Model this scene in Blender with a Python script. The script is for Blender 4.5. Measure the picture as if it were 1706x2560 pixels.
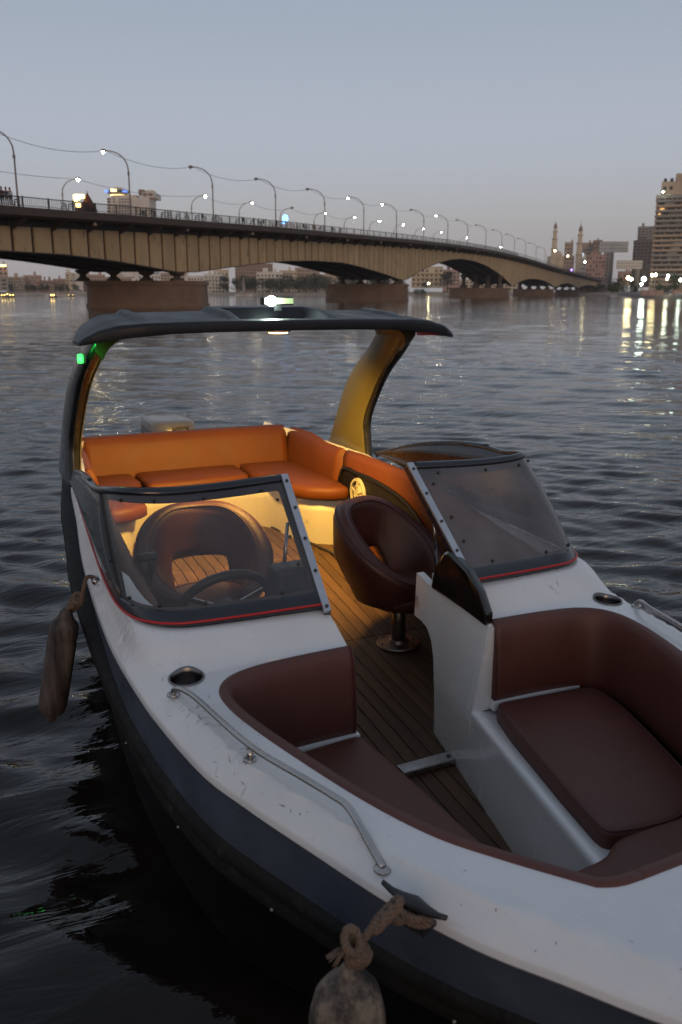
import bpy, bmesh, math, random
import numpy as np
from mathutils import Vector, Matrix
from mathutils.geometry import delaunay_2d_cdt

SC = bpy.context.scene
for _o in list(bpy.data.objects):
    bpy.data.objects.remove(_o)
COL = SC.collection
rnd = random.Random(7)
R = math.radians

# ------------------------------------------------------------------ camera
HEAD = R(24.5)                     # heading of the view, from +Y (astern) towards +X (port)
CAM = Vector((-1.3, 0.0, 1.82))
PITCH = math.atan(550 / 2133)
cam = bpy.data.cameras.new('camera')
cam.sensor_fit = 'VERTICAL'
cam.sensor_height = 36
cam.sensor_width = 24
cam.lens = 30.0
cam.clip_start = 0.05
cam.clip_end = 6000
cam.dof.use_dof = True
cam.dof.focus_distance = 3.4
cam.dof.aperture_fstop = 5.0
camo = bpy.data.objects.new('camera', cam)
camo.location = CAM
camo.rotation_euler = (math.pi / 2 - PITCH, 0, -HEAD)
COL.objects.link(camo)
SC.camera = camo

# ------------------------------------------------------------------ sky, sun, exposure
SUN_AZ = R(200)                    # compass of the set sun, from +Y towards +X (behind the viewer)
SUN_EL = R(3.0)
world = bpy.data.worlds.new('World')
SC.world = world
world.use_nodes = True
wn = world.node_tree
wn.nodes.clear()
sky = wn.nodes.new('ShaderNodeTexSky')
sky.sky_type = 'NISHITA'
sky.sun_disc = False
sky.sun_elevation = SUN_EL
sky.sun_rotation = SUN_AZ
sky.altitude = 20
sky.air_density = 1.0
sky.dust_density = 2.0
sky.ozone_density = 2.0
# dusk sky: the Nishita sky of the low sun gives the glow around the set sun; the even
# twilight veil (colour by height above the horizon only) lies over the whole dome
wtc = wn.nodes.new('ShaderNodeTexCoord')
wsep = wn.nodes.new('ShaderNodeSeparateXYZ')
wn.links.new(wtc.outputs['Generated'], wsep.inputs[0])
wramp = wn.nodes.new('ShaderNodeValToRGB')
wr = wramp.color_ramp
wr.interpolation = 'EASE'
for pos, c in ((0.0, (.365, .345, .355)), (.06, (.39, .372, .400)), (.145, (.38, .388, .458)), (.30, (.30, .332, .395)), (.6, (.24, .272, .33)), (1.0, (.225, .255, .315))):
    if pos in (0.0, 1.0):
        e = wr.elements[0 if pos == 0 else -1]
    else:
        e = wr.elements.new(pos)
    e.position = pos
    e.color = (*c, 1)
wn.links.new(wsep.outputs['Z'], wramp.inputs['Fac'])
wadd = wn.nodes.new('ShaderNodeMix')
wadd.data_type = 'RGBA'
wadd.blend_type = 'ADD'
wadd.inputs['Factor'].default_value = 1.0
wsc = wn.nodes.new('ShaderNodeVectorMath')
wsc.operation = 'SCALE'
wsc.inputs['Scale'].default_value = 0.05
wn.links.new(sky.outputs['Color'], wsc.inputs[0])
wn.links.new(wramp.outputs['Color'], wadd.inputs[6])
wn.links.new(wsc.outputs['Vector'], wadd.inputs[7])
bg = wn.nodes.new('ShaderNodeBackground')
bg.inputs['Strength'].default_value = 1.0
out = wn.nodes.new('ShaderNodeOutputWorld')
wn.links.new(wadd.outputs[2], bg.inputs['Color'])
wn.links.new(bg.outputs['Background'], out.inputs['Surface'])

sl = bpy.data.lights.new('sun', 'SUN')
sl.energy = 0.42
sl.angle = R(25)
sl.color = (1.0, 0.72, 0.5)
so = bpy.data.objects.new('sun', sl)
sd = Vector((math.sin(SUN_AZ) * math.cos(R(9)), math.cos(SUN_AZ) * math.cos(R(9)), math.sin(R(9))))
so.rotation_euler = sd.to_track_quat('Z', 'Y').to_euler()
so.location = (0, -20, 30)
COL.objects.link(so)

SC.view_settings.view_transform = 'Standard'
SC.view_settings.look = 'None'
SC.view_settings.exposure = 0.1
SC.view_settings.gamma = 1.0
SC.view_settings.use_curve_mapping = False
SC.cycles.use_denoising = True
SC.cycles.max_bounces = 8
SC.cycles.transparent_max_bounces = 16
SC.cycles.caustics_reflective = False
SC.cycles.caustics_refractive = False
SC.cycles.sample_clamp_indirect = 4.0
SC.cycles.sample_clamp_direct = 0.0


# ------------------------------------------------------------------ materials
def mat(name, col=(.5, .5, .5), rough=.5, metal=0., var=.0, vscale=6., bump=0., bscale=80., spec=.5,
        stain=None, stain_scale=3., stain_amt=.5, coat=0., stretch=(1, 1, 1), emit=None, estr=0., alpha=1., rvar=0., objvar=0.,
        coords='Object', crease=0., cscale=8.):
    m = bpy.data.materials.new(name)
    m.use_nodes = True
    nt = m.node_tree
    N, L = nt.nodes, nt.links
    b = N['Principled BSDF']
    b.inputs['Base Color'].default_value = (*col, 1)
    b.inputs['Roughness'].default_value = rough
    b.inputs['Metallic'].default_value = metal
    b.inputs['Specular IOR Level'].default_value = spec
    b.inputs['Coat Weight'].default_value = coat
    b.inputs['Coat Roughness'].default_value = .12
    b.inputs['Alpha'].default_value = alpha
    if emit:
        b.inputs['Emission Color'].default_value = (*emit, 1)
        b.inputs['Emission Strength'].default_value = estr
    tc = N.new('ShaderNodeTexCoord')
    mp = N.new('ShaderNodeMapping')
    mp.inputs['Scale'].default_value = stretch
    L.new(tc.outputs[coords], mp.inputs['Vector'])
    cur = None
    if var > 0 or objvar > 0:
        n = N.new('ShaderNodeTexNoise')
        n.inputs['Scale'].default_value = vscale
        n.inputs['Detail'].default_value = 8
        n.inputs['Roughness'].default_value = .6
        L.new(mp.outputs['Vector'], n.inputs['Vector'])
        r = N.new('ShaderNodeMapRange')
        r.inputs['From Min'].default_value = .3
        r.inputs['From Max'].default_value = .7
        r.inputs['To Min'].default_value = 1 - var
        r.inputs['To Max'].default_value = 1 + var
        L.new(n.outputs['Fac'], r.inputs['Value'])
        fac = r.outputs['Result']
        if objvar > 0:
            oi = N.new('ShaderNodeObjectInfo')
            r2 = N.new('ShaderNodeMapRange')
            r2.inputs['To Min'].default_value = 1 - objvar
            r2.inputs['To Max'].default_value = 1 + objvar
            L.new(oi.outputs['Random'], r2.inputs['Value'])
            mu = N.new('ShaderNodeMath')
            mu.operation = 'MULTIPLY'
            L.new(fac, mu.inputs[0])
            L.new(r2.outputs['Result'], mu.inputs[1])
            fac = mu.outputs[0]
        h = N.new('ShaderNodeHueSaturation')
        h.inputs['Color'].default_value = (*col, 1)
        L.new(fac, h.inputs['Value'])
        cur = h.outputs['Color']
        if rvar > 0:
            r3 = N.new('ShaderNodeMapRange')
            r3.inputs['From Min'].default_value = .3
            r3.inputs['From Max'].default_value = .7
            r3.inputs['To Min'].default_value = max(.02, rough - rvar)
            r3.inputs['To Max'].default_value = min(1, rough + rvar)
            L.new(n.outputs['Fac'], r3.inputs['Value'])
            L.new(r3.outputs['Result'], b.inputs['Roughness'])
    if stain:
        n2 = N.new('ShaderNodeTexNoise')
        n2.inputs['Scale'].default_value = stain_scale
        n2.inputs['Detail'].default_value = 10
        n2.inputs['Roughness'].default_value = .72
        L.new(mp.outputs['Vector'], n2.inputs['Vector'])
        cr = N.new('ShaderNodeMapRange')
        cr.inputs['From Min'].default_value = .70 - stain_amt * .28
        cr.inputs['From Max'].default_value = .82 - stain_amt * .22
        L.new(n2.outputs['Fac'], cr.inputs['Value'])
        mx = N.new('ShaderNodeMix')
        mx.data_type = 'RGBA'
        L.new(cr.outputs['Result'], mx.inputs['Factor'])
        if cur:
            L.new(cur, mx.inputs[6])
        else:
            mx.inputs[6].default_value = (*col, 1)
        mx.inputs[7].default_value = (*stain, 1)
        cur = mx.outputs[2]
    if cur:
        L.new(cur, b.inputs['Base Color'])
    if bump > 0:
        n3 = N.new('ShaderNodeTexNoise')
        n3.inputs['Scale'].default_value = bscale
        n3.inputs['Detail'].default_value = 4
        L.new(mp.outputs['Vector'], n3.inputs['Vector'])
        bp = N.new('ShaderNodeBump')
        bp.inputs['Strength'].default_value = bump
        bp.inputs['Distance'].default_value = .01
        L.new(n3.outputs['Fac'], bp.inputs['Height'])
        if crease > 0:
            n4 = N.new('ShaderNodeTexNoise')
            n4.inputs['Scale'].default_value = cscale
            n4.inputs['Detail'].default_value = 3
            n4.inputs['Distortion'].default_value = .5
            L.new(tc.outputs[coords], n4.inputs['Vector'])
            bp2 = N.new('ShaderNodeBump')
            bp2.inputs['Strength'].default_value = crease
            bp2.inputs['Distance'].default_value = .02
            L.new(n4.outputs['Fac'], bp2.inputs['Height'])
            L.new(bp2.outputs['Normal'], bp.inputs['Normal'])
        L.new(bp.outputs['Normal'], b.inputs['Normal'])
    return m


M = {}
M['gel'] = mat('white_gelcoat', (.64, .64, .64), .26, var=.05, vscale=3, stain=(.16, .13, .11), stain_scale=9, stain_amt=.22, spec=.5, coat=.5, rvar=.08)
M['gel_in'] = mat('cream_gelcoat', (.68, .64, .52), .4, var=.05, vscale=3, stain=(.2, .16, .1), stain_scale=5, stain_amt=.28)
M['band'] = mat('slate_blue_hull_paint', (.060, .076, .108), .34, var=.25, vscale=4, stain=(.12, .11, .10), stain_scale=14, stain_amt=.22, rvar=.1)
M['hull'] = mat('black_hull_paint', (.002, .002, .002), .6, spec=.15, var=.3, vscale=3)
M['rub'] = mat('worn_black_rubber', (.008, .0075, .007), .7, spec=.25, var=.4, vscale=8, stain=(.07, .055, .043), stain_scale=16, stain_amt=.36, bump=.5, bscale=60)
M['maroon'] = mat('maroon_leather', (.088, .026, .018), .5, var=.16, vscale=5, bump=.18, bscale=420, rvar=.06, crease=.24, cscale=6, stain=(.03, .012, .010), stain_scale=6, stain_amt=.12)
M['maroon_dk'] = mat('dark_maroon_leather', (.062, .018, .014), .42, var=.18, vscale=5, bump=.2, bscale=380, rvar=.06, crease=.24, cscale=6, stain=(.03, .012, .010), stain_scale=6, stain_amt=.12)
M['tan'] = mat('tan_leather', (.092, .025, .0045), .52, spec=.22, var=.12, vscale=4, bump=.18, bscale=380, rvar=.06, crease=.24, cscale=6, stain=(.03, .012, .010), stain_scale=6, stain_amt=.12)
M['piping'] = mat('dark_red_piping', (.06, .014, .014), .5)
M['plank'] = mat('teak_deck_plank', (.066, .033, .015), .5, var=.35, vscale=7, stretch=(5, .6, 5), bump=.35, bscale=40, stain=(.03, .018, .012), stain_scale=4, stain_amt=.45, objvar=.22, rvar=.1)
M['caulk'] = mat('black_floor_base', (.006, .005, .004), .8)
M['frame'] = mat('black_navy_frame', (.010, .011, .017), .22, var=.2, vscale=5, rvar=.08, coat=.3)
M['wing'] = mat('smoked_dark_wing', (.014, .011, .010), .24, var=.4, vscale=6, rvar=.1, coat=.4)
M['red'] = mat('red_trim', (.45, .012, .012), .4)
M['alu'] = mat('brushed_aluminium', (.50, .51, .54), .36, metal=.85, var=.1, vscale=12, rvar=.08)
M['chrome'] = mat('stainless_steel', (.42, .40, .39), .22, metal=1., var=.15, vscale=8, stain=(.10, .06, .04), stain_scale=9, stain_amt=.3, rvar=.1)
M['cup'] = mat('dull_steel_cup', (.16, .15, .15), .3, metal=1., var=.2, vscale=10)
M['dull_steel'] = mat('dull_steel', (.20, .17, .15), .42, metal=.9, var=.2, vscale=10)
M['screw'] = mat('screw_head', (.06, .06, .06), .35, metal=.8)
M['arch'] = mat('black_gloss_arch', (.012, .012, .014), .28, var=.3, vscale=4, rvar=.1, coat=.3)
M['arch_in'] = mat('bronze_arch_lining', (.085, .072, .026), .34, var=.08, vscale=3, coat=.2)
M['canopy'] = mat('weathered_dark_canopy', (.015, .016, .019), .46, spec=.32, var=.3, vscale=5, stain=(.15, .13, .11), stain_scale=22, stain_amt=.2, rvar=.12)
M['tray'] = mat('canopy_tray', (.025, .03, .03), .25, var=.2)
M['black'] = mat('black_plastic', (.014, .014, .016), .42, var=.2, vscale=8)
M['matte_black'] = mat('matte_black_panel', (.0035, .003, .003), .55, spec=.25)
M['gloss_black'] = mat('gloss_black_console', (.008, .006, .005), .12, coat=.5)
M['greybox'] = mat('grey_instrument_box', (.035, .045, .055), .5, var=.15)
M['cream_plastic'] = mat('cream_speaker_plastic', (.33, .30, .21), .45)
M['rope'] = mat('dirty_rope', (.16, .105, .075), .9, var=.35, vscale=30, bump=1., bscale=160)
M['fender'] = mat('grimy_brown_fender', (.085, .062, .054), .75, var=.6, vscale=22, stretch=(1, 1, .12), stain=(.012, .009, .008), stain_scale=14, stain_amt=.8, bump=.5, bscale=40)
M['fender2'] = mat('dirty_tan_fender', (.17, .13, .098), .7, var=.5, vscale=14, stain=(.025, .018, .014), stain_scale=22, stain_amt=1.0, bump=.4, bscale=30)
M['cowl'] = mat('grey_engine_cowl', (.075, .075, .08), .3, var=.1, coat=.3)
M['badge'] = mat('silver_badge', (.5, .48, .42), .3, metal=.7)


def emis(name, col, strength):
    return mat(name, (.1, .1, .1), .4, emit=col, estr=strength)


def glass_mat(name, tint=(.8, .8, .82), haze=.12, hazecol=(.35, .34, .36), rough=.04):
    m = bpy.data.materials.new(name)
    m.use_nodes = True
    nt = m.node_tree
    N, L = nt.nodes, nt.links
    N.clear()
    o = N.new('ShaderNodeOutputMaterial')
    tr = N.new('ShaderNodeBsdfTransparent')
    tr.inputs['Color'].default_value = (*tint, 1)
    df = N.new('ShaderNodeBsdfDiffuse')
    df.inputs['Color'].default_value = (*hazecol, 1)
    tl = N.new('ShaderNodeBsdfTranslucent')
    tl.inputs['Color'].default_value = (*hazecol, 1)
    ad = N.new('ShaderNodeMixShader')
    ad.inputs[0].default_value = .5
    L.new(df.outputs[0], ad.inputs[1])
    L.new(tl.outputs[0], ad.inputs[2])
    tc = N.new('ShaderNodeTexCoord')
    n = N.new('ShaderNodeTexNoise')
    n.inputs['Scale'].default_value = 5
    n.inputs['Detail'].default_value = 7
    L.new(tc.outputs['Object'], n.inputs['Vector'])
    mr = N.new('ShaderNodeMapRange')
    mr.inputs['From Min'].default_value = .3
    mr.inputs['From Max'].default_value = .75
    mr.inputs['To Min'].default_value = haze * .65
    mr.inputs['To Max'].default_value = haze * 1.5
    L.new(n.outputs['Fac'], mr.inputs['Value'])
    m1 = N.new('ShaderNodeMixShader')
    L.new(mr.outputs['Result'], m1.inputs[0])
    L.new(tr.outputs[0], m1.inputs[1])
    L.new(ad.outputs[0], m1.inputs[2])
    gl = N.new('ShaderNodeBsdfGlossy')
    gl.inputs['Roughness'].default_value = rough
    fr = N.new('ShaderNodeFresnel')
    fr.inputs['IOR'].default_value = 1.45
    m2 = N.new('ShaderNodeMixShader')
    L.new(fr.outputs[0], m2.inputs[0])
    L.new(m1.outputs[0], m2.inputs[1])
    L.new(gl.outputs[0], m2.inputs[2])
    L.new(m2.outputs[0], o.inputs['Surface'])
    return m


M['pane'] = glass_mat('hazy_acrylic_pane', (.93, .91, .90), .15, (.46, .44, .46), .05)
M['pane_milky'] = glass_mat('milky_acrylic_pane', (.85, .84, .85), .40, (.40, .38, .40), .06)
M['gasket'] = mat('grey_gasket', (.055, .052, .06), .5, var=.2, vscale=9)

# ------------------------------------------------------------------ object helpers
WO = {}                            # world origin of every object


def link(o, parent=None, wo=(0, 0, 0), label=None, cat=None, group=None, kind=None):
    COL.objects.link(o)
    wo = Vector(wo)
    WO[o.name] = wo
    if parent is not None:
        o.parent = parent
        o.location = wo - WO[parent.name]
    else:
        o.location = wo
    if label:
        o['label'] = label
    if cat:
        o['category'] = cat
    if group:
        o['group'] = group
    if kind:
        o['kind'] = kind
    return o


def thing(name, loc, label, cat, group=None):
    o = bpy.data.objects.new(name, None)
    o.empty_display_size = .2
    return link(o, None, loc, label, cat, group)


def mesh_data(name, v, f, m, smooth=False):
    me = bpy.data.meshes.new(name)
    me.from_pydata([tuple(map(float, p)) for p in v], [], [tuple(int(i) for i in q) for q in f])
    if m is not None:
        me.materials.append(m)
    if smooth:
        me.polygons.foreach_set('use_smooth', [True] * len(me.polygons))
    me.validate()
    me.update()
    return me


def mk(name, v, f, m, parent=None, smooth=False, fix=True, autos=None, **k):
    me = mesh_data(name, v, f, m, smooth)
    if fix:
        bm = bmesh.new()
        bm.from_mesh(me)
        bmesh.ops.remove_doubles(bm, verts=bm.verts, dist=1e-5)
        bmesh.ops.recalc_face_normals(bm, faces=bm.faces)
        bm.to_mesh(me)
        bm.free()
    if autos:
        me.polygons.foreach_set('use_smooth', [True] * len(me.polygons))
        me.set_sharp_from_angle(angle=R(autos))
    o = bpy.data.objects.new(name, me)
    return link(o, parent, **k)


def inst(name, me, parent, wo, rotz=0., scale=None, **k):
    o = bpy.data.objects.new(name, me)
    link(o, parent, wo, **k)
    o.rotation_euler = (0, 0, rotz)
    if scale:
        o.scale = scale
    return o


class G:
    """collects shapes for one mesh"""
    def __init__(s):
        s.v, s.f = [], []

    def add(s, v, f):
        n = len(s.v)
        s.v += [tuple(p) for p in v]
        s.f += [tuple(i + n for i in q) for q in f]
        return s

    def box(s, c, d, rz=0., top=1.):
        cx, cy, cz = c
        hx, hy, hz = d[0] / 2, d[1] / 2, d[2] / 2
        ca, sa = math.cos(rz), math.sin(rz)
        v = []
        for z, k in ((-hz, 1), (hz, top)):
            for x, y in ((-hx, -hy), (hx, -hy), (hx, hy), (-hx, hy)):
                x, y = x * k, y * k
                v.append((cx + x * ca - y * sa, cy + x * sa + y * ca, cz + z))
        return s.add(v, [(0, 3, 2, 1), (4, 5, 6, 7), (0, 1, 5, 4), (1, 2, 6, 5), (2, 3, 7, 6), (3, 0, 4, 7)])

    def beam(s, a, b, w, h, up=(0, 0, 1)):
        a, b = Vector(a), Vector(b)
        d = (b - a).normalized()
        u = Vector(up)
        sx = d.cross(u)
        if sx.length < 1e-4:
            sx = d.cross(Vector((1, 0, 0)))
        sx.normalize()
        uz = sx.cross(d).normalized()
        v = []
        for p in (a, b):
            for i, j in ((-1, -1), (1, -1), (1, 1), (-1, 1)):
                v.append(p + sx * (i * w / 2) + uz * (j * h / 2))
        return s.add(v, [(0, 3, 2, 1), (4, 5, 6, 7), (0, 1, 5, 4), (1, 2, 6, 5), (2, 3, 7, 6), (3, 0, 4, 7)])

    def tube(s, path, r, n=8, cap=True):
        path = [Vector(p) for p in path]
        rr = r if isinstance(r, (list, tuple)) else [r] * len(path)
        prev = None
        rings = []
        for i, p in enumerate(path):
            d = (path[min(i + 1, len(path) - 1)] - path[max(i - 1, 0)]).normalized()
            if prev is None:
                a = d.cross(Vector((0, 0, 1)))
                if a.length < .1:
                    a = d.cross(Vector((1, 0, 0)))
            else:
                a = prev - d * prev.dot(d)
            a.normalize()
            prev = a
            b = d.cross(a)
            rings.append([p + (a * math.cos(2 * math.pi * k / n) + b * math.sin(2 * math.pi * k / n)) * rr[i] for k in range(n)])
        return s.loft(rings, closed=True, caps=cap)

    def loft(s, rings, closed=False, caps=False):
        n = len(rings[0])
        v = [p for r in rings for p in r]
        f = []
        for i in range(len(rings) - 1):
            for k in range(n if closed else n - 1):
                a, b = i * n + k, i * n + (k + 1) % n
                f.append((a, b, b + n, a + n))
        if caps:
            f.append(tuple(range(n - 1, -1, -1)))
            f.append(tuple((len(rings) - 1) * n + k for k in range(n)))
        return s.add(v, f)

    def lathe(s, prof, c=(0, 0, 0), n=20, caps=True, axis='z'):
        rings = []
        for r, z in prof:
            ring = []
            for k in range(n):
                a = 2 * math.pi * k / n
                p = (r * math.cos(a), r * math.sin(a), z)
                if axis == 'x':
                    p = (z, p[0], p[1])
                elif axis == 'y':
                    p = (p[0], z, p[1])
                ring.append((c[0] + p[0], c[1] + p[1], c[2] + p[2]))
            rings.append(ring)
        return s.loft(rings, closed=True, caps=caps)

    def prism(s, poly, fn0, fn1):
        """poly 2D -> two mapped copies joined"""
        n = len(poly)
        v = [fn0(*p) for p in poly] + [fn1(*p) for p in poly]
        f = [tuple(range(n - 1, -1, -1)), tuple(range(n, 2 * n))]
        f += [(i, (i + 1) % n, n + (i + 1) % n, n + i) for i in range(n)]
        return s.add(v, f)

    def out(s, name, m, parent=None, **k):
        return mk(name, s.v, s.f, m, parent, **k)


def catmull(pts, n=8, closed=False):
    pts = [np.array(p, float) for p in pts]
    L = len(pts)
    o = []
    for i in range(L if closed else L - 1):
        if closed:
            p0, p1, p2, p3 = pts[i - 1], pts[i], pts[(i + 1) % L], pts[(i + 2) % L]
        else:
            p1, p2 = pts[i], pts[i + 1]
            p0 = pts[i - 1] if i else 2 * p1 - p2
            p3 = pts[i + 2] if i + 2 < L else 2 * p2 - p1
        for k in range(n):
            t = k / n
            o.append(.5 * (2 * p1 + (p2 - p0) * t + (2 * p0 - 5 * p1 + 4 * p2 - p3) * t * t + (3 * p1 - p0 - 3 * p2 + p3) * t ** 3))
    if not closed:
        o.append(pts[-1])
    return o


def resample(pts, n):
    pts = np.array(pts, float)
    d = np.r_[0, np.cumsum(np.linalg.norm(np.diff(pts, axis=0), axis=1))]
    t = np.linspace(0, d[-1], n)
    return np.stack([np.interp(t, d, pts[:, i]) for i in range(pts.shape[1])], 1)


def inpoly(px, py, poly):
    poly = np.asarray(poly)
    x0, y0 = poly[:, 0], poly[:, 1]
    x1, y1 = np.roll(x0, -1), np.roll(y0, -1)
    px = np.asarray(px)[:, None]
    py = np.asarray(py)[:, None]
    c = ((y0 > py) != (y1 > py)) & (px < (x1 - x0) * (py - y0) / (y1 - y0 + 1e-12) + x0)
    return c.sum(1) % 2 == 1


def pdist(px, py, poly, closed=True):
    poly = np.asarray(poly)
    a = poly
    b = np.roll(poly, -1, 0)
    if not closed:
        a, b = poly[:-1], poly[1:]
    p = np.stack([px, py], 1)[:, None]
    d = (b - a)[None]
    t = np.clip(((p - a[None]) * d).sum(2) / np.maximum((d * d).sum(2), 1e-12), 0, 1)
    q = a[None] + d * t[..., None]
    return np.sqrt(((p - q) ** 2).sum(2)).min(1)


def fill2d(outer, holes=(), sp=.04):
    loops = [np.asarray(outer)] + [np.asarray(h) for h in holes]
    V, E = [], []
    for lp in loops:
        n0 = len(V)
        V += [Vector(p[:2]) for p in lp]
        E += [(n0 + i, n0 + (i + 1) % len(lp)) for i in range(len(lp))]
    mn, mx = loops[0].min(0), loops[0].max(0)
    gx, gy = np.meshgrid(np.arange(mn[0], mx[0], sp), np.arange(mn[1], mx[1], sp))
    gx[::2] += sp / 2
    gx, gy = gx.ravel(), gy.ravel()
    ok = inpoly(gx, gy, loops[0])
    for h in loops[1:]:
        ok &= ~inpoly(gx, gy, h)
    for lp in loops:
        ok &= pdist(gx, gy, lp) > sp * .45
    V += [Vector((float(a), float(b))) for a, b in zip(gx[ok], gy[ok])]
    r = delaunay_2d_cdt(V, E, [], 0, 1e-6)
    vv = np.array([tuple(p) for p in r[0]])
    ff = np.array([tuple(t) for t in r[2]])
    c = vv[ff].mean(1)
    keep = inpoly(c[:, 0], c[:, 1], loops[0])
    for h in loops[1:]:
        keep &= ~inpoly(c[:, 0], c[:, 1], h)
    return vv, ff[keep]


def inset(poly, d):
    poly = np.asarray(poly, float)
    a = np.roll(poly, 1, 0)
    b = np.roll(poly, -1, 0)
    t = b - a
    t /= np.maximum(np.linalg.norm(t, axis=1), 1e-9)[:, None]
    n = np.stack([-t[:, 1], t[:, 0]], 1)           # inward for CCW
    return poly + n * d


def ccw(poly):
    poly = np.asarray(poly, float)
    x, y = poly[:, 0], poly[:, 1]
    return poly if (x * np.roll(y, -1) - y * np.roll(x, -1)).sum() > 0 else poly[::-1]


def cushion(name, poly, ztop, thick, r, m, parent, puff=.012, zf=None, sp=.045, **k):
    poly = ccw(poly)
    g = G()
    rings = []
    for ins, dz in ((0.02, -thick), (.0, -thick + .012), (0., -r), (.29 * r, -.29 * r), (r, 0)):
        q = inset(poly, ins)
        rings.append([(x, y, ztop + dz + (zf(x, y) if zf else 0)) for x, y in q])
    g.loft(rings, closed=True)
    top = inset(poly, r)
    vv, ff = fill2d(top, (), sp)
    d = pdist(vv[:, 0], vv[:, 1], top)
    z = ztop + puff * np.clip(d / .12, 0, 1) ** .6 + np.array([zf(x, y) if zf else 0 for x, y in vv])
    g.add(np.c_[vv, z], ff)
    return g.out(name, m, parent, smooth=True, **k)


def sm(t):
    t = np.clip(t, 0, 1)
    return t * t * (3 - 2 * t)


def circle(c, r, n=24):
    return [(c[0] + r * math.cos(2 * math.pi * i / n), c[1] + r * math.sin(2 * math.pi * i / n)) for i in range(n)]


# ================================================================== WATER
def water_mat():
    m = bpy.data.materials.new('river_water')
    m.use_nodes = True
    nt = m.node_tree
    N, L = nt.nodes, nt.links
    b = N['Principled BSDF']
    b.inputs['Base Color'].default_value = (.009, .0065, .005, 1)
    b.inputs['Roughness'].default_value = .04
    b.inputs['IOR'].default_value = 1.33
    tc = N.new('ShaderNodeTexCoord')
    prev = None
    for sc, det, dist, ang, st in ((1.6, 4, .020, -24.5, (1, 3.2, 1)), (9., 3, .0022, -15, (1, 2.6, 1))):
        mp = N.new('ShaderNodeMapping')
        mp.inputs['Rotation'].default_value = (0, 0, R(ang))
        mp.inputs['Scale'].default_value = st
        L.new(tc.outputs['Object'], mp.inputs['Vector'])
        n = N.new('ShaderNodeTexNoise')
        n.inputs['Scale'].default_value = sc
        n.inputs['Detail'].default_value = det
        n.inputs['Distortion'].default_value = .6
        L.new(mp.outputs['Vector'], n.inputs['Vector'])
        bp = N.new('ShaderNodeBump')
        bp.inputs['Strength'].default_value = 1.
        bp.inputs['Distance'].default_value = dist
        L.new(n.outputs['Fac'], bp.inputs['Height'])
        if prev:
            L.new(prev.outputs['Normal'], bp.inputs['Normal'])
        prev = bp
    L.new(prev.outputs['Normal'], b.inputs['Normal'])
    return m


M['water'] = water_mat()


def water_surface():
    """one sheet of wind waves round the boat, finer near it, flat and bumped beyond"""
    r = [0.0, .12]
    while r[-1] < 3.6:
        r.append(r[-1] + .055)
    while r[-1] < 240:
        r.append(r[-1] * 1.0075)
    rf = len(r)
    r += [320, 450, 700, 1100, 1800, 3500]
    r = np.array(r)
    na = 840
    an = np.linspace(0, 2 * math.pi, na, endpoint=False)
    rr, aa = np.meshgrid(r[1:], an, indexing='ij')
    x = rr * np.sin(aa)
    y = 2.9 + rr * np.cos(aa)
    z = np.zeros_like(x)
    g_ = np.random.default_rng(3)
    sp = np.maximum(.055, rr * .0075)
    for lam in np.geomspace(.20, 3.6, 84):
        th = HEAD + R(12) + g_.normal() * R(20)
        k = 2 * math.pi / lam
        slope = .029 * (1.0 if lam < .55 else (.55 / lam) ** 1.1)
        amp = slope / k
        fade = np.clip(1.6 - 3.6 * sp / lam, 0, 1)
        ph = k * (x * math.sin(th) + y * math.cos(th)) + g_.uniform(0, 6.28)
        # patchy wind: gusts ruffle some areas more than others
        z += amp * fade * np.sin(ph + .35 * np.sin(ph * .5 + 1.3)) * (1 + .5 * np.sin(.21 * x + .13 * y + lam * 3))
    z[rf - 1:] = 0
    v = np.concatenate([[[0, 2.9, 0]], np.stack([x, y, z], -1).reshape(-1, 3)])
    nr = len(r) - 1
    i = np.arange(nr - 1)[:, None] * na + 1
    j = np.arange(na)[None]
    a = i + j
    b = i + (j + 1) % na
    quads = np.stack([a, b, b + na, a + na], -1).reshape(-1, 4)
    tris = np.stack([np.zeros(na, int), 1 + np.arange(na), 1 + (np.arange(na) + 1) % na], -1)
    me = bpy.data.meshes.new('river_water')
    nv = len(v)
    me.vertices.add(nv)
    me.vertices.foreach_set('co', v.ravel())
    loops = np.concatenate([tris[:, ::-1].ravel(), quads[:, ::-1].ravel()])
    me.loops.add(len(loops))
    me.loops.foreach_set('vertex_index', loops)
    npoly = len(tris) + len(quads)
    me.polygons.add(npoly)
    me.polygons.foreach_set('loop_start', np.concatenate([np.arange(len(tris)) * 3, len(tris) * 3 + np.arange(len(quads)) * 4]))
    me.polygons.foreach_set('use_smooth', np.ones(npoly, bool))
    me.materials.append(M['water'])
    me.update(calc_edges=True)
    me.validate()
    o = bpy.data.objects.new('river_water', me)
    return link(o, None, kind='structure', label='dark rippled river water', cat='water')


water_surface()
HAZE = .00022
# ================================================================== BACKGROUND (distances in metres from the viewer)
CH, SH = math.cos(HEAD), math.sin(HEAD)


def cw(l, d, z=0.):
    """l metres to the right, d metres ahead of the viewer -> world"""
    return Vector((CAM.x + l * CH + d * SH, CAM.y - l * SH + d * CH, z))


_f, _cp, _sp = 2133., math.cos(PITCH), math.sin(PITCH)


def lz(u, v, d):
    x, y = (u - 853) / _f, (1280 - v) / _f
    gg = _cp + y * _sp
    return x / gg * d, CAM.z + d * (-_sp + y * _cp) / gg


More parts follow.
